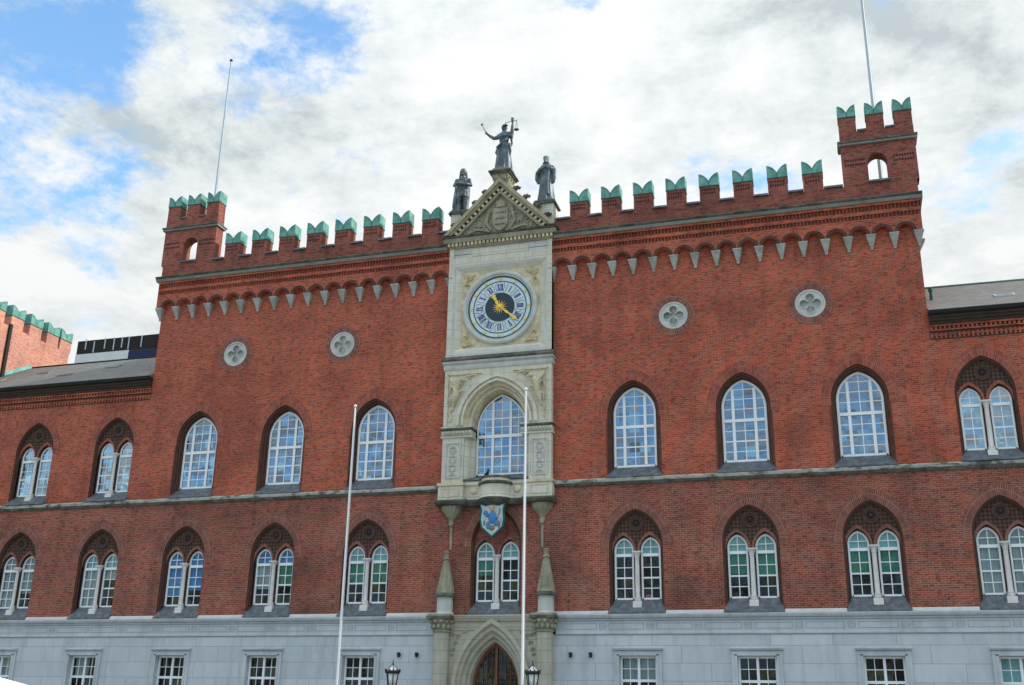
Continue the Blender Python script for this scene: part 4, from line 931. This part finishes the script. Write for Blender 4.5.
# ---- balcony and ledge
lg = MB()
for s in (-1, 1):
    a, b = sorted((s * 1.42, s * 2.58)); lg.cur = 0; lg.box(a, b, -.44, 0, 10.46, 11.08); lg.cur = 2; lg.box(a - .04, b + .04, -.49, 0, 11.082, 11.2)
    lg.cur = 2; p_, q_ = a + .2, b - .2
    for bx in ((p_, q_, 10.58, 10.61), (p_, q_, 10.93, 10.96), (p_, p_ + .03, 10.61, 10.93), (q_ - .03, q_, 10.61, 10.93)): lg.box(bx[0], bx[1], -.455, -.43, bx[2], bx[3])
    lg.cur = 1; a, b = sorted((s * 1.25, s * 2.68)); lg.prism_x([(0, 10.2), (-.36, 10.2), (-.52, 10.26), (-.60, 10.36), (-.60, 10.42), (-.48, 10.458), (0, 10.458)], a, b)
lg.cur = 0; lg.box(-1.42, -.6, -.22, 0, 10.46, 11.28); lg.box(.6, 1.42, -.22, 0, 10.46, 11.28); lg.cur = 1; lg.prism_x([(0, 10.2), (-.25, 10.2), (-.36, 10.32), (-.40, 10.43), (0, 10.455)], -1.25, 1.25)
lg.cur = 2
for s in (-1, 1): lg.ball((s * .98, -.23, 10.85), .17, 8, (1, .35, 1))
lg.build('ledge', ['stone', 'stone_dark', 'stone_carved'], hall)
bc = MB(); bc.cur = 1; bc.lathe(0, -.1, [(.05, 10.10), (.35, 10.12), (.56, 10.22), (.76, 10.36), (.78, 10.42), (.72, 10.47)], 24, pi, 2 * pi)
bc.cur = 0; bc.lathe(0, -.1, [(.72, 10.47), (.70, 10.55), (.70, 10.98), (.71, 11.02)], 24, pi, 2 * pi); bc.cur = 1; bc.lathe(0, -.1, [(.71, 11.02), (.78, 11.06), (.80, 11.14), (.72, 11.18)], 24, pi, 2 * pi)
bc.cur = 0; bc.lathe(0, -.1, [(.72, 11.18), (.66, 11.22), (.66, 11.30)], 24, pi, 2 * pi); bc.cur = 1; bc.lathe(0, -.1, [(.66, 11.30), (.72, 11.33), (.70, 11.40), (.02, 11.42)], 24, pi, 2 * pi)
bc.build('balcony', ['stone', 'stone_dark'], hall)
for s in (-1, 1):
    b = MB(); c = s * 2.05; fold = lambda a, z: 1 + .06 * cos(a * 14)
    b.cur = 0; b.lathe(c, -.02, [(.06, 9.42), (.10, 9.46), (.12, 9.56), (.09, 9.62), (.17, 9.74), (.32, 9.92), (.42, 10.06), (.42, 10.14), (.48, 10.2)], 42, pi, 2 * pi, fold); b.ball((c, -.06, 9.44), .11, 8)
    b.tube([(c, -.02, 9.4), (c, -.02, 8.35)], .055, 8); b.build('shell_bracket', 'stone_gable', hall)
# ---- coat of arms
so_ = [(-.52, 10.20), (-.30, 10.12), (0, 10.20), (.30, 10.12), (.52, 10.20), (.46, 9.95), (.50, 9.55), (.44, 9.25), (.22, 9.05), (0, 8.86), (-.22, 9.05), (-.44, 9.25), (-.50, 9.55), (-.46, 9.95)]
sh = MB(); sh.cur = 0; sh.prism([(x, z) for x, z in so_], -.06, .06); sh.cur = 1; ins = [(x * .86, 9.56 + (z - 9.56) * .88) for x, z in so_]; sh.prism(ins, -.09, -.05)
sh.cur = 2   # blue seated figure and devices
sh.ball((.02, -.09, 9.62), .19, 10, (.9, .3, 1.25)); sh.ball((-.26, -.09, 9.80), .10, 8, (1, .3, 1)); sh.ball((-.15, -.09, 9.34), .11, 8, (.8, .3, 1.4)); sh.ball((.16, -.09, 9.42), .11, 8, (1, .3, 1.2)); sh.tube([(-.08, -.1, 9.75), (-.24, -.1, 9.68)], .05, 6)
sh.cur = 3; sh.ball((.0, -.10, 9.24), .10, 8, (1.2, .3, 1)); sh.ball((.28, -.09, 9.36), .07, 8, (.7, .3, 2)); sh.ball((-.30, -.09, 9.42), .06, 8, (.7, .3, 1.8)); sh.tube([(.2, -.1, 9.55), (.32, -.1, 9.95)], .02, 5)
sh.cur = 4; sh.ball((.0, -.12, 9.93), .075, 8, (1, .5, 1.15)); sh.cur = 5; sh.lathe(0, -.11, [(.07, 9.98), (.085, 10.05), (.02, 10.05)], 8)
cr = sh.build('coat_of_arms', ['dialgreen', 'shield_field', 'sb', 'sr_', 'skin_s', 'gold'], hall, (-.04, -.42, -1.27)); cr.scale = (1.14, 1, 1.13)
br_ = MB(); br_.tube([(0, -.4, 10.0), (0, .0, 10.05)], .03, 6); br_.build('shield_bracket', 'black', hall)

# ---- portal
pt = MB(); oz = 2.75
sp = [(1.68, 2.68, -.42), (1.52, 2.50, -.42), (1.46, 2.40, -.30), (1.36, 2.25, -.30), (1.30, 2.10, -.14), (1.20, 1.98, -.10), (1.14, 1.90, .06), (1.06, 1.80, .10), (1.02, 1.75, .28)]
ar = [arch(0, a, 0.15, oz, h, 18) for a, h, y in sp]
for i in range(len(sp) - 1): pt.grid([[(x, sp[i][2], z) for x, z in ar[i]], [(x, sp[i + 1][2], z) for x, z in ar[i + 1]]], False, False)
pt.reveal(ar[0], -.42, -.2); pt.reveal(ar[-1], .28, .6)
po = arch(0, 1.60, .16, oz, 2.345, 18); pw = MB(); wall(pw, -2.02, 2.02, 0.0, 5.12, [(0, po)], -.20); pw.build('portal_wall', 'stone_low', hall)
pt.build('portal_arch', 'stone_low', hall)
pc = MB(); pc.prism_x([(0, 5.101), (-.24, 5.101), (-.24, 5.2), (-.20, 5.22), (-.20, 5.42), (-.28, 5.46), (-.30, 5.52), (-.34, 5.58), (-.36, 5.66), (-.2, 5.717), (0, 5.717)], -2.65, 2.65); pc.build('portal_cornice', 'stone_low', hall, (0, 0, -.11))
for s in (-1, 1):
    r = MB(); random.seed(4)
    for (x, z, q) in ((1.50, 4.72, .13), (1.62, 4.45, .10), (1.74, 4.8, .10), (1.25, 4.9, .09), (1.72, 4.2, .08), (1.76, 4.0, .06)):
        r.tube([(s * x + q * (1 - .1 * i) * cos(i * .75), -.22, z + q * (1 - .1 * i) * sin(i * .75)) for i in range(8)], [.03, .045, .045, .04, .04, .03, .03, .02], 6)
    r.build('leaf_spandrel', 'stone_gable', hall)
dr = MB(); oo = arch(0, 1.02, 0.15, oz, 1.75, 16); ii = arch(0, .93, 0.15, oz, 1.62, 16); dr.annulus(oo, ii, .40); dr.reveal(ii, .40, .5); dr.box(-.05, .05, .39, .47, .15, 4.35); dr.box(-.92, .92, .395, .46, 2.5, 2.62)
door = dr.build('entrance_door', 'wood', hall)
gr = MB()
for k in range(-4, 5):
    if k: x = k * .2; gr.box(x - .009, x + .009, .43, .445, .3, arch_top(abs(x), .93, oz, 1.62))
for k in range(14): z = .55 + k * .3; hw = arch_half(z, .93, oz, 1.62); gr.box(-hw, hw, .431, .444, z - .008, z + .008)
gr.build('door_grille', 'wood', door)
gm = MB(); fill_outline(gm, ii, .47); gm.build('door_glass', 'gl_low', door); rm = MB(); rm.box(-1.2, 1.2, 1.8, 1.85, 0, 4.6); rm.box(-1.25, -1.2, .6, 1.8, 0, 4.6); rm.box(1.2, 1.25, .6, 1.8, 0, 4.6); rm.box(-1.2, 1.2, .6, 1.8, 4.6, 4.65); rm.build('interior', 'room', door)
st = MB(); [st.box(-2.3 - .3 * k, 2.3 + .3 * k, -1.0 - .35 * k, -.43, 0, .15 - .05 * k) for k in range(1)]; st.build('entrance_step', 'stone_grey', hall)
for s in (-1, 1):
    c = .03 + s * 2.24; k = MB(); k.cur = 0; k.box(c - .46, c + .46, -.74, -.06, 0, .5); k.lathe(c, -.31, [(.40, .5), (.42, .6), (.36, .7), (.335, .9), (.335, 4.88)], 20)
    col = k.build('portal_column', 'stone_low', hall)
    k = MB(); k.lathe(c, -.31, [(.335, 4.98), (.40, 5.01), (.40, 5.05), (.34, 5.08), (.35, 5.2), (.42, 5.4), (.50, 5.52)], 20)
    for j in range(12):
        a = j * pi / 6; k.ball((c + .40 * cos(a), -.31 + .40 * sin(a), 5.22), .085, 7, (1, 1, 1.3)); k.ball((c + .47 * cos(a + .26), -.31 + .47 * sin(a + .26), 5.42), .075, 7)
    k.cur = 1; k.box(c - .54, c + .54, -.83, -.02, 5.53, 5.64); k.cur = 0; k.box(c - .50, c + .49, -.79, -.02, 5.642, 5.73); k.build('column_capital', ['stone_gable', 'stone_dark'], col, (0, 0, -.11))
    p = MB(); c = .11 + s * 2.21; Yc = -.34; p.cur = 0; p.lathe(c, Yc, [(.42, 5.73), (.38, 5.80), (.34, 5.84), (.33, 6.40), (.38, 6.44)], 8, pi / 8, 2 * pi + pi / 8); p.cur = 1; p.lathe(c, Yc, [(.44, 6.442), (.47, 6.50), (.40, 6.56), (.385, 6.62)], 8, pi / 8, 2 * pi + pi / 8)
    p.cur = 2; p.lathe(c, Yc, [(.38, 6.622), (.12, 7.92), (.11, 8.0)], 8, pi / 8, 2 * pi + pi / 8); p.lathe(c, Yc, [(.11, 8.0), (.16, 8.04), (.16, 8.1), (.10, 8.14), (.12, 8.28), (.17, 8.33), (.02, 8.40)], 12)
    for j in range(8):
        a = pi / 8 + j * pi / 4; p.tube([(c + .385 * cos(a), Yc + .385 * sin(a), 6.6), (c + .12 * cos(a), Yc + .12 * sin(a), 7.95)], .018, 5)
    p.build('pinnacle', ['stone_grey', 'stone_dark', 'stone_gable'], hall, (0, 0, -.13))

# ================================================================== statues
def finalize(mbx, name, parent, voxel, mat_):
    tmp = mbx.build(name + '_raw', mat_, None, merge=False); md_ = tmp.modifiers.new('r', 'REMESH'); md_.mode = 'VOXEL'; md_.voxel_size = voxel; md_.use_smooth_shade = True
    s2 = tmp.modifiers.new('s', 'SMOOTH'); s2.factor = .5; s2.iterations = 1
    dg = bpy.context.evaluated_depsgraph_get(); me = bpy.data.meshes.new_from_object(tmp.evaluated_get(dg)); bpy.data.objects.remove(tmp)
    me.materials.clear(); me.materials.append(M[mat_]); o = bpy.data.objects.new(name, me); COL.objects.link(o); o.parent = parent; return o
def head(mb, x, y, z, r=.115, tilt=0, hair=True, beard=False, hood=False):
    mb.ball((x, y, z), r, 14, (.82, .95, 1.12)); mb.ball((x, y - r * .92, z - .02), r * .16, 6, (1, 1.2, 1.5))          # skull, nose
    mb.ball((x, y - r * .72, z - r * .72), r * .42, 8, (1, .8, .7)); mb.tube([(x - .035, y - r * .9, z - .06), (x + .035, y - r * .9, z - .06)], .011, 6)   # chin, mouth
    for s in (-1, 1):
        mb.ball((x + s * .035, y - r * .84, z + .015), .016, 6); mb.ball((x + s * r * .84, y, z - .01), .028, 6, (.5, 1, 1.3)); mb.tube([(x + s * .015, y - r * .93, z + .04), (x + s * .06, y - r * .84, z + .045)], .011, 5)
    if hair: mb.ball((x, y + .03, z + .03), r * 1.1, 12, (.95, 1, 1.05)); mb.ball((x, y + r * .95, z - .03), r * .5, 8)
    if beard: mb.tube([(x, y - r * .7, z - .08), (x, y - r * .85, z - .20)], [.06, .03], 8)
    mb.tube([(x, y + .01, z - r * .7), (x, y + .01, z - .24)], [.055, .07], 10)
def handm(mb, p, d, up, s=1.0):
    p, d, up = Vector(p), Vector(d).normalized(), Vector(up); side = d.cross(up).normalized(); up = side.cross(d)
    mb.tube([p, p + d * .05 * s, p + d * .10 * s], [.032 * s, .042 * s, .036 * s], 8)
    for k, L in enumerate((.065, .08, .085, .07)):
        b = p + d * .09 * s + side * (k - 1.5) * .024 * s; mb.tube([b, b + d * L * .55 * s, b + d * L * s * .8 - up * .025 * s], [.014, .013, .011], 6)
    b = p + d * .03 * s + side * -.035 * s; mb.tube([b, b + d * .04 * s - side * .03 * s, b + d * .075 * s - side * .025 * s - up * .02], [.016, .015, .012], 6)
# Justice
jl = empty('justice_statue', (0, -.05, 26.34), 'tall dark bronze robed woman raising scales and a short sword above the gable peak', 'statue', None, radians(-8))
b = MB(); fold = lambda a, z: 1 + (.085 * sin(a * 9 + z * 1.2) + .05 * sin(a * 15 - z * 2)) * min(1, max(0, (1.35 - z) * 1.2))
b.lathe(0, 0, [(.34, .02), (.36, .06), (.335, .3), (.30, .65), (.275, .95), (.25, 1.12), (.21, 1.24), (.185, 1.34), (.215, 1.48), (.24, 1.60), (.22, 1.72), (.12, 1.80), (.06, 1.86)], 60, fold=fold, sx_=1.0, sy_=.72)
b.tube([(-.24, -.16, 1.05), (-.05, -.24, 1.12), (.16, -.22, 1.30), (.24, -.08, 1.45)], [.06, .055, .05, .05], 8); b.tube([(.25, -.05, 1.2), (.3, -.02, .9), (.27, 0, .6)], [.07, .06, .03], 8)
b.tube([(-.27, -.02, 1.1), (-.33, -.02, .9), (-.30, .0, .8)], [.06, .06, .03], 8)
for s in (-1, 1): b.ball((s * .085, -.15, 1.55), .075, 8)
head(b, 0, -.03, 1.98, .12); b.tube([(0, .06, 2.08), (-.06, .1, 1.85), (-.08, .12, 1.6)], [.1, .09, .06], 8)
b.tube([(-.17, 0, 1.70), (-.30, -.02, 1.60), (-.44, -.05, 1.58), (-.62, -.08, 1.72), (-.70, -.1, 1.80)], [.10, .095, .08, .06, .045], 10)
b.tube([(.17, 0, 1.70), (.27, -.02, 1.60), (.33, -.03, 1.48), (.38, -.05, 1.75), (.40, -.06, 2.0), (.41, -.07, 2.1)], [.10, .10, .09, .08, .06, .045], 10)
b.tube([(.30, .03, 1.5), (.33, .06, 1.25), (.30, .06, 1.1)], [.06, .05, .02], 8)
handm(b, (-.70, -.1, 1.80), (-.55, -.1, .8), (0, -1, 0), 1.1); handm(b, (.41, -.07, 2.1), (.05, -.1, 1), (0, -1, 0), 1.1)
b.box(-.36, .36, -.28, .28, -.02, .06)
for s in (-1, 1): b.tube([(s * .11, -.2, .09), (s * .12, -.3, .08)], [.06, .04], 8)
finalize(b, 'figure', jl, .021, 'bronze')
k = MB(); k.tube([(-.70, -.15, 1.76), (-.95, -.17, 2.28)], [.022, .014], 6); k.tube([(-.98, -.17, 2.24), (-.90, -.17, 2.31)], .03, 6); k.ball((-.95, -.17, 2.30), .03, 7); k.build('sword', 'bronze', jl)
k = MB(); k.tube([(.41, -.12, 2.15), (.42, -.12, 2.28)], [.05, .07], 8); k.tube([(.08, -.12, 2.14), (.62, -.12, 2.14)], .014, 6)
for x, dz in ((.10, .12), (.60, .42)):
    for t_ in (-1, 0, 1): k.tube([(x, -.12, 2.14), (x + t_ * .07, -.12 + (.05 if t_ == 0 else 0), 2.14 - dz)], .006, 4)
    k.lathe(x, -.12, [(.01, 2.14 - dz - .05), (.08, 2.14 - dz - .03), (.11, 2.14 - dz)], 12)
k.build('scales', 'bronze', jl)
# knight
kn = empty('knight_statue', (-2.12, .15, 24.46), 'dark bronze knight in helmet and cloak, arms folded, left of the gable', 'statue', None, radians(8))
b = MB()
for s in (-1, 1): b.tube([(s * .13, -.02, .08), (s * .13, -.02, .35), (s * .12, -.05, .55), (s * .11, -.02, .85), (s * .10, 0, 1.0)], [.075, .09, .075, .115, .13], 10); b.tube([(s * .13, .02, .09), (s * .17, -.20, .08)], [.07, .045], 8)
fold = lambda a, z: 1 + .07 * sin(a * 10)
b.lathe(0, 0, [(.24, .70), (.255, .74), (.22, .98), (.185, 1.10), (.20, 1.2), (.25, 1.42), (.24, 1.52), (.12, 1.60), (.06, 1.66)], 48, fold=fold, sy_=.75)
b.lathe(0, 0, [(.20, 1.06), (.215, 1.09), (.20, 1.12)], 24, sy_=.8)
for s in (-1, 1): b.ball((s * .25, 0, 1.48), .10, 8)
b.tube([(-.25, 0, 1.48), (-.34, -.04, 1.26), (-.20, -.24, 1.26), (.05, -.27, 1.30), (.12, -.27, 1.32)], [.085, .075, .065, .05, .04], 10); b.tube([(.25, 0, 1.48), (.34, -.04, 1.24), (.20, -.24, 1.20), (-.04, -.30, 1.22), (-.10, -.30, 1.22)], [.085, .075, .065, .05, .04], 10)
handm(b, (.08, -.28, 1.31), (.9, -.1, .2), (0, -1, 0)); handm(b, (-.06, -.31, 1.22), (-.9, -.1, .1), (0, -1, 0))
b.tube([(-.12, .16, 1.5), (-.26, .2, 1.0), (-.30, .16, .5), (-.30, .12, .05)], [.12, .15, .15, .13], 10); b.tube([(.12, .18, 1.5), (.1, .22, 1.0), (.08, .2, .5), (.06, .16, .05)], [.14, .16, .15, .13], 10)
b.tube([(-.10, .2, 1.5), (-.12, .24, 1.0), (-.12, .2, .05)], [.12, .15, .14], 10)
head(b, 0, -.02, 1.82, .115, hair=False); b.lathe(0, .0, [(.125, 1.80), (.145, 1.86), (.13, 1.95), (.09, 2.01), (.02, 2.04)], 16); b.tube([(-.115, .03, 1.9), (-.13, .05, 1.72), (-.14, .05, 1.62)], .05, 8); b.tube([(.115, .03, 1.9), (.13, .05, 1.72), (.14, .05, 1.62)], .05, 8)
b.box(-.38, .38, -.30, .32, -.02, .06); finalize(b, 'figure', kn, .021, 'bronze')
k = MB(); k.tube([(-.24, -.28, 1.2), (-.30, -.26, .06)], [.03, .018], 6); k.tube([(-.34, -.28, 1.12), (-.14, -.28, 1.13)], .022, 6); k.build('sword', 'bronze', kn)
# robed cleric
mk = empty('cleric_statue', (2.08, .15, 24.46), 'dark bronze bearded man in a long wide-sleeved robe, right of the gable', 'statue', None, radians(-6))
b = MB(); fold = lambda a, z: 1 + (.075 * sin(a * 8 + z) + .045 * sin(a * 13 - z)) * min(1, max(.15, (1.5 - z)))
b.lathe(0, 0, [(.36, .04), (.375, .08), (.33, .4), (.29, .8), (.275, 1.1), (.28, 1.4), (.29, 1.6), (.24, 1.74), (.12, 1.80), (.06, 1.86)], 60, fold=fold, sy_=.78)
b.tube([(-.24, 0, 1.66), (-.36, -.05, 1.42), (-.26, -.22, 1.40), (-.10, -.30, 1.50)], [.10, .11, .09, .05], 10); b.tube([(.24, 0, 1.66), (.36, -.05, 1.46), (.24, -.22, 1.50), (.08, -.30, 1.58)], [.10, .11, .09, .05], 10)
b.tube([(-.36, -.04, 1.44), (-.37, -.05, 1.15), (-.33, -.02, .95)], [.11, .11, .05], 10); b.tube([(.36, -.04, 1.46), (.36, -.03, 1.15), (.33, .0, .9)], [.10, .09, .05], 10)
handm(b, (-.10, -.30, 1.50), (.8, -.2, .4), (0, -1, 0)); handm(b, (.08, -.30, 1.58), (-.8, -.1, .4), (0, -1, 0)); b.tube([(.20, -.2, 1.5), (.16, -.28, .9), (.18, -.27, .3)], [.05, .045, .04], 8)
head(b, 0, -.05, 2.02, .12, beard=True); b.lathe(0, -.0, [(.15, 1.80), (.17, 1.86), (.12, 1.92)], 16); b.lathe(0, -.02, [(.13, 2.10), (.135, 2.16), (.02, 2.19)], 14)
b.box(-.40, .40, -.34, .34, -.02, .06); finalize(b, 'figure', mk, .021, 'bronze')

jl.scale = (1.2,) * 3; kn.scale = (1.2,) * 3; mk.scale = (1.14,) * 3
# pigeon on the balcony rim
pg = MB(); pg.ball((0, 0, .10), .10, 10, (.85, 1.5, .8)); pg.tube([(0, -.08, .14), (0, -.13, .24)], [.055, .04], 8); pg.ball((0, -.145, .27), .045, 8); pg.tube([(0, -.18, .265), (0, -.215, .255)], [.014, .005], 6); pg.tube([(0, .1, .10), (0, .27, .06)], [.06, .025], 8)
for s in (-1, 1): pg.tube([(s * .03, -.01, .05), (s * .03, -.02, -.02)], .010, 5)
po_ = finalize(pg, 'pigeon', None, .013, 'gutter'); po_.location = (-.38, -.35, 11.42); po_.rotation_euler.z = .8; tag(po_, 'small dark pigeon perched on the rim of the stone balcony', 'bird')

# ================================================================== flagpoles
def pole(loc, H, r0, r1, m_, label, grp, ball=True, base=True):
    t = empty('flagpole', loc, label, 'flagpole', grp)
    k = MB(); k.tube([(0, 0, 0), (0, 0, H * .5), (0, 0, H)], [r0, (r0 + r1) / 2, r1], 12); k.build('mast', m_, t)
    if ball: k = MB(); k.ball((0, 0, H + .08), .10 if ball is True else ball, 10); k.build('finial', 'black' if m_ == 'poleg' else m_, t)
    if base: k = MB(); k.lathe(0, 0, [(.26, 0), (.26, .12), (.16, .2), (.12, .5)], 16); k.build('base', 'poleg', t)
    k = MB(); k.tube([(r0 + .02, 0, 1.0), (r1 + .015, 0, H - .1)], .005, 4); k.build('halyard', m_, t); return t
pole((-3.40, -7.5, 0), 12.76, .056, .030, 'polew', 'white flagpole on the square left of the entrance', 'white flagpoles in front of the entrance', .06)
pole((3.45, -7.5, 0), 12.95, .056, .030, 'polew', 'white flagpole on the square just right of the entrance, crossing the great window', 'white flagpoles in front of the entrance', .06)
pole((-17.25, 2.0, 22.3), 14.6, .085, .045, 'poleg', 'thin grey rooftop flagpole behind the left turret', 'rooftop flagpoles', .09, False)
pole((17.12, 2.0, 22.3), 14.6, .09, .055, 'poleg', 'thin grey rooftop flagpole behind the right turret', 'rooftop flagpoles', .09, False)

# ================================================================== lanterns and spotlights
def lantern(x, y, label):
    t = empty('street_lamp', (x, y, 0), label, 'street lamp', 'lanterns flanking the entrance')
    k = MB(); k.lathe(0, 0, [(.22, 0), (.22, .2), (.14, .3), (.12, .8), (.08, .9), (.06, 1.2), (.05, 2.35), (.09, 2.4), (.05, 2.45), (.12, 2.56), (.18, 2.6)], 14); k.build('post', 'black', t)
    k = MB(); k.lathe(0, 0, [(.155, 2.62), (.235, 3.12)], 6); k.build('lamp_glass', 'lampglass', t)
    k = MB()
    for j in range(6): a = j * pi / 3; k.tube([(.16 * cos(a), .16 * sin(a), 2.6), (.245 * cos(a), .245 * sin(a), 3.13)], .022, 6)
    k.lathe(0, 0, [(.17, 2.58), (.18, 2.63), (.15, 2.64)], 6); k.lathe(0, 0, [(.26, 3.11), (.31, 3.15), (.31, 3.2), (.25, 3.22)], 12)
    for j in range(12): a = j * pi / 6; k.ball((.29 * cos(a), .29 * sin(a), 3.24), .03, 5)
    k.tube([(0, 0, 3.4), (0, 0, 3.55)], [.035, .015], 6); k.ball((0, 0, 3.47), .035, 6); k.ball((0, 0, 3.58), .028, 6)
    for j in range(6): a = j * pi / 3; k.tube([(.24 * cos(a), .24 * sin(a), 3.22), (.13 * cos(a), .13 * sin(a), 3.35), (.03 * cos(a), .03 * sin(a), 3.42)], .012, 5)
    k.build('lantern_frame', 'black', t)
    k = MB(); k.lathe(0, 0, [(.235, 3.22), (.13, 3.34), (.03, 3.41)], 12); k.build('lantern_roof', 'lampglass', t)
lantern(-2.86, -3.8, 'black lantern on a post left of the entrance arch'); lantern(2.76, -3.8, 'black lantern on a post right of the entrance arch, beside the right white flagpole')
for x, lab in ((-4.17, 'small black spotlight on the pale wall left of the entrance, farther from the door'), (-3.36, 'small black spotlight on the pale wall left of the entrance, nearer the door'), (3.30, 'small black spotlight on the pale wall right of the entrance, nearer the door'), (4.13, 'small black spotlight on the pale wall right of the entrance, farther from the door')):
    t = empty('wall_spotlight', (x, -.06, 4.0), lab, 'spotlight', 'spotlights on the ashlar wall')
    k = MB(); k.box(-.05, .05, -.02, 0, -.05, .05); k.tube([(0, 0, 0), (0, -.12, .03)], .02, 6); k.build('bracket', 'black', t)
    k = MB(); k.tube([(0, -.10, -.10), (0, -.13, .09)], [.06, .075], 10); k.build('lamp_head', 'black', t)

# ================================================================== background left
tw_ = empty('brick_tower', (-30.55, 4, 0), 'sunlit pinkish brick crenellated block with green copper caps behind the left roof', 'building')
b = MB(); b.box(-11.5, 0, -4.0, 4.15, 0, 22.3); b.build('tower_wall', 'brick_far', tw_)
b = MB(); b.box(-11.4, -.4, -3.4, 3.6, 22.3, 22.35); b.build('tower_roof', 'gutter', tw_)
b = MB(); b.box(0.0, .12, -1.06, -.85, 15, 22.4); b.build('downpipe', 'gutter', tw_)
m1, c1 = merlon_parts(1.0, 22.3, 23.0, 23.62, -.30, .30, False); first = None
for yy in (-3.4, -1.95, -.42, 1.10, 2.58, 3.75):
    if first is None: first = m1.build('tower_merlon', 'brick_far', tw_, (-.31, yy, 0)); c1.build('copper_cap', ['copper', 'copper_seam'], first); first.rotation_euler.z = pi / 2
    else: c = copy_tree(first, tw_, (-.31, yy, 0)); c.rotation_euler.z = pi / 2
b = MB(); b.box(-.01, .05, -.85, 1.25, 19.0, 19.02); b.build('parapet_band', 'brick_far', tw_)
b = MB(); sl0 = math.tan(radians(28.2)); zf = lambda y: 17.36 + (y + .42) * sl0 + .06
b.hexa([(.0, -.85, zf(3.15)), (.14, -.85, zf(3.15)), (.14, 1.15, zf(5.15)), (.0, 1.15, zf(5.15)), (.0, -.85, zf(3.15) + .22), (.02, -.85, zf(3.15) + .22), (.02, 1.15, zf(5.15) + .22), (.0, 1.15, zf(5.15) + .22)]); b.build('copper_flashing', 'copper', tw_)
sc_ = empty('modern_block', (-33, 22, 0), 'distant flat-roofed modern block with black rooftop screen and white and navy bands', 'building')
b = MB(); b.box(-7.06, 8.6, -2, 8, 0, 25.5); b.build('facade', 'white_strip', sc_)
b = MB(); b.box(-2.37, 8.62, -2.06, -1.99, 25.5, 26.72); b.build('navy_band', 'blue_strip', sc_)
b = MB(); b.box(-7.06, 8.6, -1.99, -1.7, 26.80, 27.90); b.build('roof_screen', 'gutter', sc_)
b = MB(); b.box(-7.06, -2.38, -2.05, -1.99, 25.5, 26.82); b.build('white_band', 'white_strip', sc_)
random.seed(2)
for x in (-6.3, -5.55, -4.6, -3.8, -3.1, -2.5, -1.4, .3, 3.4): 
    b = MB(); h_ = random.uniform(.0, .35); b.box(x - .045, x + .045, -2.03, -1.992, 26.95 + random.uniform(-.1, .25), 27.75 + h_ * .8); b.build('screen_post', 'poleg', sc_)

# white parasol on the square, its canopy edge rises into the bottom left corner
pa = empty('parasol', (-13.28, -14.5, 0), 'white square parasol whose canopy edge just shows at the bottom left corner', 'parasol')
k = MB(); n = 8; R_ = 2.2; rows = []
ctr = (0, 0, 2.84); rim = [(R_ * cos(j * pi / 4 + .2), R_ * sin(j * pi / 4 + .2), 2.32) for j in range(8)]
for j in range(8): p, q = rim[j], rim[(j + 1) % 8]; k.face([p, q, ctr]); k.face([(p[0], p[1], p[2] - .22), (q[0], q[1], q[2] - .22), q, p]); k.face([ (p[0], p[1], p[2] - .02), ctr, (q[0], q[1], q[2] - .02)])
k.build('canopy', 'canvas', pa); k = MB(); k.tube([(0, 0, 0), (0, 0, 2.9)], .04, 10); k.lathe(0, 0, [(.35, 0), (.35, .08), (.06, .12)], 16); k.build('pole', 'polew', pa)
k = MB()
for j in range(8): k.tube([(0, 0, 2.78), (rim[j][0] * .97, rim[j][1] * .97, 2.31)], .015, 5)
k.build('ribs', 'poleg', pa)

for ob in list(bpy.data.objects):
    if ob.name.startswith('corbel') and ob.parent is None: ob.parent = hall
